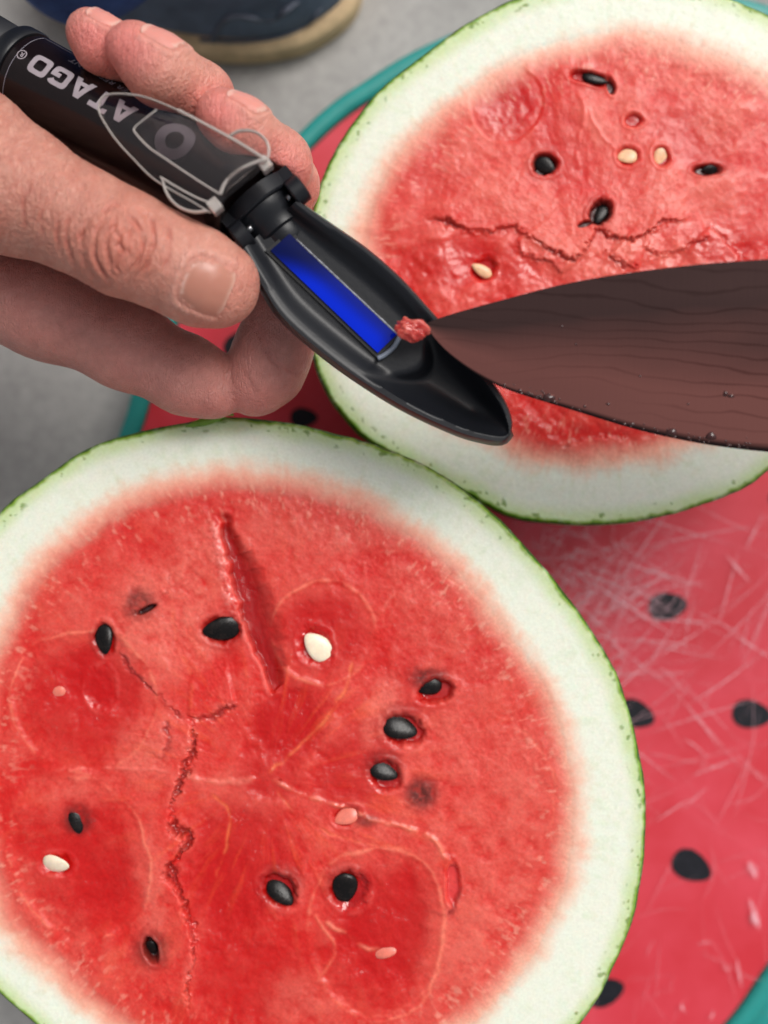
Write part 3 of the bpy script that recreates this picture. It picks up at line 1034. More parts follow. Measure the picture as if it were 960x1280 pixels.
def seeds(root, z, k, lst):
    for kind, x, y, L, ang, dz, wide in lst:
        o = bpy.data.objects.new('seed', SEED[kind])
        COL.objects.link(o)
        o.parent = root
        o.matrix_parent_inverse = Matrix.Translation(-Vector(root.location))
        s = L * k
        o.location = P(x, y, z + (dz - 1.9) * k)
        o.scale = (s, s * wide, s)
        o.rotation_euler = (math.radians(random.uniform(-24, 24)), math.radians(random.uniform(-14, 14)), math.radians(-ang))
        if kind in ('white', 'cream'):
            o['label'] = 'pale unripe seed'
        elif kind == 'pink':
            o['label'] = 'pinkish half-hidden seed'
seeds(near, Z1, K1, [('black', 278, 786, 25, 172, -2, 1.0), ('black', 130, 798, 20, 80, -2, .95), ('black', 534, 857, 19, 175, -8, 1.0), ('black', 500, 909, 23, 20, -4, 1.1),
                     ('black', 480, 963, 19, 25, -4, 1.1), ('black', 351, 1115, 21, 45, -5, 1.0), ('black', 431, 1111, 21, 95, -4, 1.2), ('black', 97, 1025, 17, 80, -1.6, 1.0), ('black', 190, 1186, 12, 70, -10, 1.0),
                     ('white', 397, 808, 21, 225, -1, 1.15), ('white', 70, 1080, 18, 5, 0, 1.1), ('pink', 433, 1020, 16, 155, -2, 1.1), ('pink', 480, 1188, 16, 0, -3.4, 1.0), ('pink', 70, 868, 14, 150, -2.6, .95)])
seeds(far, Z2, K2, [('black', 745, 98, 18, 12, -5, .8), ('black', 681, 206, 15, 40, -10, 1.2), ('black', 752, 267, 16, 120, -6.5, .85), ('black', 890, 212, 14, 175, -6.5, .9),
                    ('cream', 784, 195, 13, 170, -1.5, 1.2), ('cream', 826, 195, 14, 110, -3, 1.1), ('cream', 602, 338, 14, 210, -2, .8)])

def peel_shred():
    pts = [(232, 533), (255, 527), (272, 521), (284, 517), (292, 519)]
    q = resample(catmull(pts, 6), 16)
    V, Fc = loft(tube_rings([P(a, b, Z1 + .0004 + .0006 * math.sin(PI * i / 15)) for i, (a, b) in enumerate(q)], [.0003 + .0011 * math.sin(PI * i / 15) for i in range(16)], 8, .45), True, True, True)
    o = link('peel_shred', fix_normals(py_mesh('peel_shred', V, Fc)), simple_mat('torn_peel', lin(110, 150, 40), .4, .5, var=.3, vscale=200), near)
    o['label'] = 'torn sliver of green peel on the rim'
peel_shred()

# ================================================================== refractometer
def make_refractometer():
    root = thing('refractometer', 'black handheld refractometer with a blue prism and open clear flap, held in the hand', 'refractometer', P(327, 262, .146))
    blk = simple_mat('black_satin_plastic', (.009, .010, .013), .36, .3, bump=.05, bscale=900)
    tubem = simple_mat('black_gloss_barrel', (.009, .005, .005), .2, .32, bump=.03, bscale=500)
    rub = simple_mat('black_rubber', (.013, .014, .018), .5, .4)
    prn = simple_mat('grey_print', lin(160, 150, 156), .45, .3, var=.1, vscale=300)
    prn2 = simple_mat('dim_grey_print', lin(128, 124, 134), .5, .4)
    A0 = PV(327, 262, .1445)
    A1 = PV(-75, 35, .118)
    ax = (A0 - A1).normalized()                     # forwards
    zref = Vector((0, 0, 1))
    side = ax.cross(zref).normalized()              # towards the lower left of the picture when flat
    if side.y > 0:
        side = -side
    up = side.cross(ax).normalized()
    if up.z < 0:
        up = -up
    roll = math.radians(18)
    N = (up * math.cos(roll) - side * math.sin(roll)).normalized()     # leans to the upper right
    W = N.cross(ax).normalized()                    # +W = ?
    if W.y < 0:
        W = -W                                       # towards the upper right of the picture
    R = .0126
    LT = (A0 - A1).length
    def TP(s, a, r):
        """s: metres back from the front end, a: angle from N towards W, r: radius"""
        return A0 - ax * s + N * (r * math.cos(a)) + W * (r * math.sin(a))
    def turn(profile, n=72):
        return [[TP(s, 2 * PI * k / n, r) for k in range(n)] for s, r in profile]
    def part(name, V, Fc, mat, par=None, sm=True, sharp=None):
        me = fix_normals(py_mesh(name, V, Fc, sm))
        if sharp:
            sharp_by_angle(me, sharp)
        return link(name, me, mat, par or root)
    # ring position: seam where the eyepiece begins
    def s_of(px, py):                                # distance back from the front of the axis point nearest a pixel
        best = min(np.linspace(0, LT + .1, 600), key=lambda s: (lambda q: (480 + F * q.x / (H - q.z) - px) ** 2 + (640 - F * q.y / (H - q.z) - py) ** 2)(A0 - ax * s + N * R * .8))
        return float(best)
    s_seam = s_of(22, 62)
    V, Fc = loft(turn([(.006, .0100), (.005, .0122), (.0056, .0130), (.0095, .0131), (.0102, R), (s_seam - .002, R), (s_seam, R - .0003)]), True, True, True)
    part('barrel', V, Fc, tubem, None, True, 40)
    V, Fc = loft(turn([(s_seam + .0002, R - .001), (s_seam + .0003, R + .0002), (s_seam + .001, R + .0006), (s_seam + .0045, R + .0006), (s_seam + .0055, R), (s_seam + .006, R - .002)]), True, True, True)
    part('collar', V, Fc, blk, None, True, 40)
    V, Fc = loft(turn([(s_seam + .005, R - .003), (s_seam + .006, R - .0012), (s_seam + .02, R - .0008), (s_seam + .036, R + .001), (s_seam + .044, R + .0025), (s_seam + .045, R - .001), (s_seam + .040, R - .004)]), True, True, True)
    part('eyepiece', V, Fc, rub)
    # ---- print on the barrel
    def wrap_text(txt, size, sx, s_start, s_len, a_mid, bold, mat, name, gap=.00007):
        cu = bpy.data.curves.new(name, 'FONT')
        cu.body = txt
        cu.size = 1
        cu.offset = bold
        cu.resolution_u = 4
        cu.space_character = sx
        ob = bpy.data.objects.new(name, cu)
        COL.objects.link(ob)
        dg = bpy.context.evaluated_depsgraph_get()
        me = bpy.data.meshes.new_from_object(ob.evaluated_get(dg))
        bpy.data.objects.remove(ob)
        bm = bmesh.new()
        bm.from_mesh(me)
        xs = [v.co.x for v in bm.verts]
        ys = [v.co.y for v in bm.verts]
        x0, x1, y0, y1 = min(xs), max(xs), min(ys), max(ys)
        for q in range(1, 10):
            geom = bm.verts[:] + bm.edges[:] + bm.faces[:]
            bmesh.ops.bisect_plane(bm, geom=geom, plane_co=(0, y0 + (y1 - y0) * q / 10, 0), plane_no=(0, 1, 0))
        for v in bm.verts:
            u = (v.co.x - x0) / (x1 - x0)
            t = (v.co.y - y0) / (y1 - y0) - .5
            s = s_start + u * s_len                   # reads from the front towards the eyepiece
            a = a_mid - t * size / R                  # letters' tops towards the lower left
            v.co = TP(s, a, R + gap)
        bm.to_mesh(me)
        bm.free()
        me.materials.clear()
        fix_normals(me)
        return link(name, me, mat, root)
    sa, sb = s_of(178, 140), s_of(50, 74)
    def lettering():
        V, Fc = [], []
        size, a_mid = .0060, -.12
        s0, s1 = sa, sb
        wd, gp = 1.0, .13
        tot = 5 * wd + 4 * gp
        def put(x, y, lift):
            ss = s0 + (s1 - s0) * x / tot
            return TP(ss, a_mid - (y - .5) * size / R, R + .00007 + lift)
        def quad(p0, p1, p2, p3, lift, nu=6, nv=6):
            base = len(V)
            for i in range(nu + 1):
                for j in range(nv + 1):
                    u, v = i / nu, j / nv
                    x = (p0[0] * (1 - u) + p1[0] * u) * (1 - v) + (p3[0] * (1 - u) + p2[0] * u) * v
                    y = (p0[1] * (1 - u) + p1[1] * u) * (1 - v) + (p3[1] * (1 - u) + p2[1] * u) * v
                    V.append(put(x, y, lift))
            for i in range(nu):
                for j in range(nv):
                    q = base + i * (nv + 1) + j
                    Fc.append((q, q + 1, q + nv + 2, q + nv + 1))
        def ringl(x0, a0, a1, st=.25):
            base = len(V)
            n = 64
            def se(t, hw, hh):
                c, s_ = math.cos(t), math.sin(t)
                k = (abs(c) ** 4.5 + abs(s_) ** 4.5) ** (-1 / 4.5)
                return x0 + .5 * wd + hw * k * c, .5 + hh * k * s_
            for i in range(n + 1):
                t = a0 + (a1 - a0) * i / n
                po, pi_ = se(t, .5 * wd, .5), se(t, .5 * wd - st, .5 - st * .95)
                for f in (0, .5, 1):
                    V.append(put(po[0] * (1 - f) + pi_[0] * f, po[1] * (1 - f) + pi_[1] * f, 0))
            for i in range(n):
                for j in range(2):
                    q = base + i * 3 + j
                    Fc.append((q, q + 1, q + 4, q + 3))
        for k, ch in enumerate('ATAGO'):
            x = k * (wd + gp)
            if ch == 'A':
                quad((x - .02, 0), (x + .27, 0), (x + .60, 1), (x + .36, 1), 0)
                quad((x + .73, 0), (x + 1.02, 0), (x + .64, 1), (x + .40, 1), .00002)
                quad((x + .22, .17), (x + .80, .17), (x + .74, .37), (x + .29, .37), .00004)
            elif ch == 'T':
                quad((x, .76), (x + 1, .76), (x + 1, 1), (x, 1), 0)
                quad((x + .36, 0), (x + .64, 0), (x + .64, .78), (x + .36, .78), .00002)
            elif ch == 'G':
                ringl(x, .62, 2 * PI - .02)
                quad((x + .52, .36), (x + .99, .36), (x + .99, .58), (x + .52, .58), .00003)
            else:
                ringl(x, 0, 2 * PI)
        part('lettering', V, Fc, prn)
    lettering()
    sr0, sr1 = s_of(66, 80), s_of(58, 76)
    def ring_print(name, s0, a0, r_in, r_out, mat, a_from=0, a_to=2 * PI, n=48, gap=.00007):
        V, Fc = [], []
        for k in range(n + 1):
            q = a_from + (a_to - a_from) * k / n
            for r in (r_in, (r_in + r_out) / 2, r_out):
                V.append(TP(s0 + r * math.cos(q), a0 + r * math.sin(q) / R, R + gap))
        for k in range(n):
            for j in range(2):
                a = k * 3 + j
                Fc.append((a, a + 1, a + 4, a + 3))
        return part(name, V, Fc, mat)
    sR = s_of(36, 70)
    ring_print('registered_ring', sR, -.10, .0012, .0015, prn)
    wrap_text('R', .0014, 1, sR - .0006, .0012, -.10, .02, prn, 'registered_letter')
    sw0, sw1 = s_of(178, 138), s_of(80, 84)
    wrap_text('WATER RESISTANT', .0019, 1.05, sw0, sw1 - sw0, .44, .02, prn2, 'small_lettering')
    # emblem under the flap
    sE = s_of(200, 165) - .004
    ring_print('emblem', sE - .003, -.10, .0026, .0056, simple_mat('faint_print', lin(92, 88, 96), .5, .3))
    # printed border line
    V, Fc = [], []
    sB = s_of(24, 62) - .0025
    n = 40
    for k in range(n + 1):
        a = -1.35 + 2.1 * k / n
        V += [TP(sB, a, R + .00006), TP(sB + .00022, a, R + .00006)]
    Fc = [(2 * k, 2 * k + 1, 2 * k + 3, 2 * k + 2) for k in range(n)]
    part('border_line', V, Fc, prn2)
    V, Fc = [], []
    for k in range(n + 1):
        s = sB - (sB - sw0) * k / n * .35
        V += [TP(s, .75, R + .00006), TP(s, .768, R + .00006)]
    Fc = [(2 * k, 2 * k + 1, 2 * k + 3, 2 * k + 2) for k in range(n)]
    part('border_line', V, Fc, prn2)

    # ---- beak (prism body): outline measured at z = ZB
    ZB = .150
    kb = (H - ZB) / F
    Lc = resample(catmull([(303, 312), (325, 352), (349, 391), (384, 425), (437, 466), (502, 507), (568, 538), (605, 549), (627, 551), (637, 542)], 10), 90)
    Uc = resample(catmull([(372, 250), (386, 261), (415, 281), (459, 312), (502, 350), (542, 394), (580, 436), (612, 474), (631, 503), (639, 527), (637, 542)], 10), 90)
    tilt = lambda px, py: -.000012 * ((px - 340) * .74 + (py - 260) * .67)      # tip slightly lower
    def BP(px, py, dz):
        return P(px, py, ZB + tilt(px, py) + dz)
    rows, cols = 90, 49
    G = np.zeros((rows, cols, 2))
    HZ = np.zeros((rows, cols))
    for i in range(rows):
        for j in range(cols):
            b = -1 + 2 * j / (cols - 1)
            p = Lc[i] * (1 - (b + 1) / 2) + Uc[i] * ((b + 1) / 2)
            G[i, j] = p
            a = i / (rows - 1)
            wid = np.linalg.norm(Lc[i] - Uc[i]) * kb
            # dish
            ri = 1 - .0016 / max(wid / 2, .0016)          # inner edge of the flat lip
            e = min(1, max(0, (1 - abs(b)) / max(1e-3, 1 - ri)))
            lipd = 0 if abs(b) >= ri else 1
            q = min(1, abs(b) / max(ri, 1e-3))
            dish = (1 - q ** 2.4)
            dep = .0068 + .0030 * float(sst(.45, .75, np.array(a)))
            dep *= 1 - float(sst(.82, 1.0, np.array(a)))
            trough = -dep * dish - (.0003 if lipd else 0)
            # flat bed that carries the prism, with walls that curve up to the rim
            bed = -.0032 - .0008 * a
            wall = float(sst(.52, 1.0, np.array(q)))
            near_p = bed * (1 - wall ** 1.3) - (.0003 if lipd else 0)
            kk = float(sst(.615, .665, np.array(a + .16 * b * b)))
            hz = near_p * (1 - kk) + trough * kk
            HZ[i, j] = hz
    V = [BP(G[i, j, 0], G[i, j, 1], HZ[i, j]) for i in range(rows) for j in range(cols)]
    Fc = [(i * cols + j, i * cols + j + 1, (i + 1) * cols + j + 1, (i + 1) * cols + j) for i in range(rows - 1) for j in range(cols - 1)]
    # hull underneath: loops from the rim outwards and down
    per = [(i, 0) for i in range(rows)] + [(i, cols - 1) for i in range(rows - 2, -1, -1)]
    loop = np.array([G[i, j] for i, j in per])
    cen = (Lc + Uc) / 2
    cm = np.array([cen[i] for i, j in per])
    base = len(V)
    prof = [(.0000, -.0), (1.5, -.0006), (4.5, -.003), (6.0, -.006)]
    prev = [i * cols + j for i, j in per]
    n = len(per)
    dirs = loop - cm
    ln = np.linalg.norm(dirs, axis=1)
    tg = np.gradient(loop, axis=0)
    nr = np.stack([tg[:, 1], -tg[:, 0]], 1)
    nr /= np.linalg.norm(nr, axis=1)[:, None] + 1e-9
    sgn = np.sign((nr * (loop - np.array([440, 400]))).sum(1))
    nr *= sgn[:, None]
    allowd = np.clip(ln / 30, 0.15, 1)
    for off, dz in prof[1:]:
        ids = []
        for q in range(n):
            lowside = 1.0 if q < rows else .25
            pp = loop[q] + nr[q] * off * lowside
            ids.append(len(V))
            V.append(BP(pp[0], pp[1], dz))
        Fc += [(prev[q], prev[q + 1], ids[q + 1], ids[q]) for q in range(n - 1)]
        prev = ids
    for f_, dz in [(.92, -.0095), (.70, -.0135), (.40, -.0160), (.05, -.0168)]:
        ids = []
        for q in range(n):
            lowside = 1.0 if q < rows else .25
            src = loop[q] + nr[q] * 6 * lowside
            cc = cm[q] + (src - cm[q]) * f_
            taper = 1 - .75 * float(sst(.7, 1.0, np.array(per[q][0] / (rows - 1))))
            ids.append(len(V))
            V.append(BP(cc[0], cc[1], -.006 + (dz + .006) * taper))
        Fc += [(prev[q], prev[q + 1], ids[q + 1], ids[q]) for q in range(n - 1)]
        prev = ids
    me = py_mesh('prism_body', V, Fc)
    bm = bmesh.new()
    bm.from_mesh(me)
    bmesh.ops.remove_doubles(bm, verts=bm.verts, dist=.00001)
    bmesh.ops.recalc_face_normals(bm, faces=bm.faces)
    bm.to_mesh(me)
    bm.free()
    sharp_by_angle(me, 60)
    link('prism_body', me, blk, root)
    # ---- prism
    pr = [(362, 292), (338, 313), (472, 441), (496, 418)]       # near upper, near lower, far lower, far upper
    blue, nt, b = mat_new('blue_prism_glass')
    b.inputs['Base Color'].default_value = (.0003, .017, .46, 1)
    b.inputs['Roughness'].default_value = .10
    b.inputs['Specular IOR Level'].default_value = .1
    navy = simple_mat('navy_prism_glass', (.0006, .004, .075), .1, .25)
    mid = simple_mat('mid_blue_prism_glass', (.0003, .014, .38), .12, .12)
    fr = simple_mat('black_prism_frame', (.006, .006, .007), .4, .4)
    glue = simple_mat('grey_sealant', lin(120, 122, 130), .3, .5, var=.5, vscale=900)
    def lerp(p, q, t):
        return (p[0] * (1 - t) + q[0] * t, p[1] * (1 - t) + q[1] * t)
    zt, zb = -.0021, -.0062
    def slab(name, poly, mat, z1, z0, par=None):
        n = len(poly)
        V = [BP(p[0], p[1], z1) for p in poly] + [BP(p[0], p[1], z0) for p in poly]
        Fc = [tuple(range(n)), tuple(range(n, 2 * n))[::-1]] + [(i, (i + 1) % n, (i + 1) % n + n, i + n) for i in range(n)]
        return part(name, V, Fc, mat, par, False)
    nu, nl, fl_, fu = pr
    ctr = lerp(lerp(nu, fl_, .5), lerp(nl, fu, .5), .5)
    big = [(p[0] + (p[0] - ctr[0]) * .045 + s[0], p[1] + (p[1] - ctr[1]) * .045 + s[1]) for p, s in zip(pr, [(3, -2), (-3, 3), (-3, 3), (3, -2)])]
    slab('prism_frame', big, fr, -.0029, -.0075)
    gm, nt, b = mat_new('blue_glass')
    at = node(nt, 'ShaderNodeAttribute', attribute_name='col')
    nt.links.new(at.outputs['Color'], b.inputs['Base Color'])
    b.inputs['Roughness'].default_value = .06
    b.inputs['Specular IOR Level'].default_value = .14
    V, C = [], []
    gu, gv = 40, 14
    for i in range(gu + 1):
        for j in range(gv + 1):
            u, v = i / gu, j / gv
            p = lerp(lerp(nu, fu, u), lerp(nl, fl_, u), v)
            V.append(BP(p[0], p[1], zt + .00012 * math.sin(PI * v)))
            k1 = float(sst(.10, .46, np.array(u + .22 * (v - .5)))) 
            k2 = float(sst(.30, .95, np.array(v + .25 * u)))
            c_ = np.array([.0006, .004, .06]) * (1 - k1) + (np.array([.0004, .009, .22]) * (1 - k2) + np.array([.0003, .020, .56]) * k2) * k1  # navy-to-blue gradient paints in the glass's reflection and refraction
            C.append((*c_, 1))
    o_ = len(V)
    V += [BP(*q, zb) for q in (nu, nl, fl_, fu)]
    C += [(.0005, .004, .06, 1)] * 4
    Fc = [(i * (gv + 1) + j, i * (gv + 1) + j + 1, (i + 1) * (gv + 1) + j + 1, (i + 1) * (gv + 1) + j) for i in range(gu) for j in range(gv)]
    e0 = [j for j in range(gv + 1)]
    e1 = [i * (gv + 1) + gv for i in range(gu + 1)]
    e2 = [gu * (gv + 1) + j for j in range(gv, -1, -1)]
    e3 = [i * (gv + 1) for i in range(gu, -1, -1)]
    for e_, a_, b_ in ((e0, 0, 1), (e1, 1, 2), (e2, 2, 3), (e3, 3, 0)):
        Fc.append(tuple(e_) + (o_ + b_, o_ + a_))
    Fc.append((o_, o_ + 1, o_ + 2, o_ + 3))
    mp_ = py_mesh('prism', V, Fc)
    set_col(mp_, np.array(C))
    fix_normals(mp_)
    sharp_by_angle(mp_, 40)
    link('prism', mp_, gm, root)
    # sealant bead along the upper edge and the end
    V, Fc = loft(tube_rings([BP(*lerp((365, 294), (499, 420), t), -.0022) for t in np.linspace(.04, .98, 40)], [.00022 + .00016 * (vn(np.array([t * 30]), np.array([.5]), 3)[0]) for t in np.linspace(0, 1, 40)], 8), True, True, True)
    part('sealant_bead', V, Fc, glue)
    V, Fc = loft(tube_rings([BP(*q, -.0023) for q in catmull([(500, 421), (492, 434), (480, 444), (472, 448)], 6)], .0007, 10), True, True, True)
    part('end_clip', V, Fc, simple_mat('grey_clip', lin(120, 128, 142), .3, .5))

    # ---- neck and hinge between barrel and beak
    ZH = .1475
    hu, hl = PV(371, 239, ZH), PV(302, 294, ZH)
    hax = (hu - hl).normalized()
    fwd = Vector((0, 0, 1)).cross(hax)
    if fwd.x < 0:
        fwd = -fwd
    fwd.normalize()
    mid_h = (hu + hl) / 2
    def neck_ring(c, r, n=40, flat=1.0):
        return [c + hax * (r * math.cos(2 * PI * k / n)) + Vector((0, 0, 1)) * (r * flat * math.sin(2 * PI * k / n)) for k in range(n)]
    base_c = mid_h - Vector((0, 0, .0075))
    V, Fc = loft([neck_ring(base_c - fwd * .004, .0102), neck_ring(base_c + fwd * .000, .0100), neck_ring(base_c + fwd * .0012, .0086), neck_ring(base_c + fwd * .0045, .0084),
                  neck_ring(base_c + fwd * .0050, .0072), neck_ring(base_c + fwd * .0085, .0070), neck_ring(base_c + fwd * .0092, .0064), neck_ring(base_c + fwd * .011, .0050)], True, True, True)
    part('neck', V, Fc, blk, None, True, 50)
    # front arch of the barrel
    V, Fc = loft([neck_ring(base_c - fwd * .0075, .0118, 48, .98), neck_ring(base_c - fwd * .0035, .0122, 48, .98), neck_ring(base_c - fwd * .0030, .0118, 48, .98), neck_ring(base_c - fwd * .0028, .0098, 48, .98)], True, True, False)
    part('front_ring', V, Fc, blk, None, True, 40)
    for s, c in ((1, hu), (-1, hl)):
        a = c - hax * (.0020 if s > 0 else .0022)
        b_ = c + hax * (.0022 if s > 0 else .0020)
        v1 = cyl(a, b_, .0041, 36, .0004)
        # arm running back to the ring
        arm = []
        for t in np.linspace(0, 1, 6):
            q = c - fwd * (.0075 * t) - Vector((0, 0, .001 + .003 * t))
            hw = .0020
            ht = .0032 + .0010 * t
            arm.append([q + hax * hw + Vector((0, 0, ht)), q - hax * hw + Vector((0, 0, ht)), q - hax * hw - Vector((0, 0, ht)), q + hax * hw - Vector((0, 0, ht))])
        v2 = loft(arm, True, True, True)
        V, Fc = merge([v1, v2])
        lug = part('hinge_lug', V, Fc, blk, None, True, 30)
        V, Fc = cyl(c - hax * s * .0036, c - hax * s * .0019, .0011, 20, .0003)
        part('pin', V, Fc, simple_mat('pin_metal', (.25, .25, .26), .3, .5, metal=1), lug)

    # ---- open flap of clear plastic lying over the barrel
    clear, nt, b = mat_new('clear_plastic')
    b.inputs['Base Color'].default_value = (.90, .84, .83, 1)
    b.inputs['Roughness'].default_value = .04
    b.inputs['IOR'].default_value = 1.39
    b.inputs['Transmission Weight'].default_value = 1.0
    edge, nt, b = mat_new('clear_plastic_edge')
    b.inputs['Base Color'].default_value = (.80, .74, .69, 1)
    b.inputs['Roughness'].default_value = .10
    b.inputs['IOR'].default_value = 1.45
    b.inputs['Transmission Weight'].default_value = .6
    zc_ = lambda px, py: .1625 - .0000105 * (330 - px) * 2.4      # follows the barrel, lower at the back
    def CP(px, py, dz=0):
        return P(px, py, zc_(px, py) + dz)
    up_e = [(124, 131), (127, 123), (138, 118), (160, 118), (186, 123), (220, 137), (255, 155), (300, 181), (334, 203)]
    lo_e = [(124, 131), (124, 140), (131, 154), (146, 176), (166, 198), (190, 222), (215, 238), (240, 252), (263, 266)]
    U_ = resample(catmull(up_e, 8), 60)
    D_ = resample(catmull(lo_e, 8), 60)
    # base plate: curved a little over the barrel
    nb = 9
    def sheet(top, botm, z_of, name, mat, thick, par=None):
        V = []
        for i in range(len(top)):
            for j in range(nb):
                t = j / (nb - 1)
                p = top[i] * (1 - t) + botm[i] * t
                V.append(CP(p[0], p[1], z_of(t)))
        m_ = len(top)
        V2 = [(v[0], v[1], v[2] - thick) for v in V]
        Fc = [(i * nb + j, i * nb + j + 1, (i + 1) * nb + j + 1, (i + 1) * nb + j) for i in range(m_ - 1) for j in range(nb - 1)]
        o = len(V)
        F2 = [tuple(q + o for q in f[::-1]) for f in Fc]
        bd = [i * nb for i in range(m_)] + [(m_ - 1) * nb + j for j in range(1, nb)] + [i * nb + nb - 1 for i in range(m_ - 2, -1, -1)] + [j for j in range(nb - 2, 0, -1)]
        F3 = [(bd[q], bd[(q + 1) % len(bd)], bd[(q + 1) % len(bd)] + o, bd[q] + o) for q in range(len(bd))]
        return part(name, V + V2, Fc + F2 + F3, mat, par, True, 40)
    flap = sheet(U_[2:], D_[2:], lambda t: .0012 * math.sin(PI * t), 'flap', clear, .0011)
    # raised window
    wu = resample(np.array([(196, 137), (225, 146), (262, 164), (300, 185), (328, 200)], float), 24)
    wl = resample(np.array([(168, 160), (186, 183), (212, 201), (242, 221), (275, 243)], float), 24)
    sheet(wu, wl, lambda t: .0026 + .0010 * math.sin(PI * t), 'window_plate', clear, .0012, flap)
    def rail(pts, r, name, mat=edge, dz=0.0, flat=1.0, n=40):
        q = resample(catmull(pts, 8), n)
        V, Fc = loft(tube_rings([CP(a[0], a[1], dz) for a in q], r, 8, flat), True, True, True)
        return part(name, V, Fc, mat, flap)
    rail(up_e[::-1] + lo_e[1:], .00027, 'edge_rail', dz=.0002, n=110, flat=2.2)
    rail([(196, 137), (182, 148), (168, 160), (170, 167), (186, 184), (212, 202), (242, 222), (275, 243)], .00027, 'window_edge', dz=.0026, n=60)
    rail([(275, 243), (282, 228), (297, 214), (314, 205), (331, 199)], .0005, 'window_edge', dz=.0030)
    rail([(222, 137), (262, 158), (300, 179), (334, 200)], .0004, 'window_edge', dz=.0026)
    rail([(200, 221), (225, 236), (248, 248), (270, 256)], .0003, 'window_edge', dz=.0012)
    rail([(288, 170), (300, 164), (318, 165), (331, 174), (336, 186), (335, 198)], .00042, 'side_tab', dz=.0004, flat=2.4)
    rail([(203, 224), (207, 238), (214, 250), (226, 260), (242, 265), (258, 264)], .00042, 'side_tab', dz=.0004, flat=2.4)
    # thin webs of the tabs
    def web(poly, name):
        n = len(poly)
        V = [CP(p[0], p[1], 0) for p in poly] + [CP(p[0], p[1], -.0007) for p in poly]
        Fc = [tuple(range(n)), tuple(range(n, 2 * n))[::-1]] + [(i, (i + 1) % n, (i + 1) % n + n, i + n) for i in range(n)]
        part(name, V, Fc, clear, flap, False)
    web([(288, 172), (300, 165), (318, 166), (331, 175), (335, 188), (334, 199)], 'tab_web')
    web([(204, 226), (208, 238), (215, 249), (227, 259), (243, 264), (257, 263)], 'tab_web')
    for x, y in ((331, 206), (269, 258)):
        bm = bmesh.new()
        bmesh.ops.create_cube(bm, size=1)
        bmesh.ops.bevel(bm, geom=bm.edges[:], offset=.07, segments=1, affect='EDGES')
        c = PV(x, y, zc_(x, y) - .0005)
        for v in bm.verts:
            v.co = c + hax * (v.co.x * .0030) + fwd * (v.co.y * .0036) + Vector((0, 0, v.co.z * .0042))
        me = bpy.data.meshes.new('flap_foot')
        bm.to_mesh(me)
        bm.free()
        link('flap_foot', me, edge, flap)
    return root
make_refractometer()

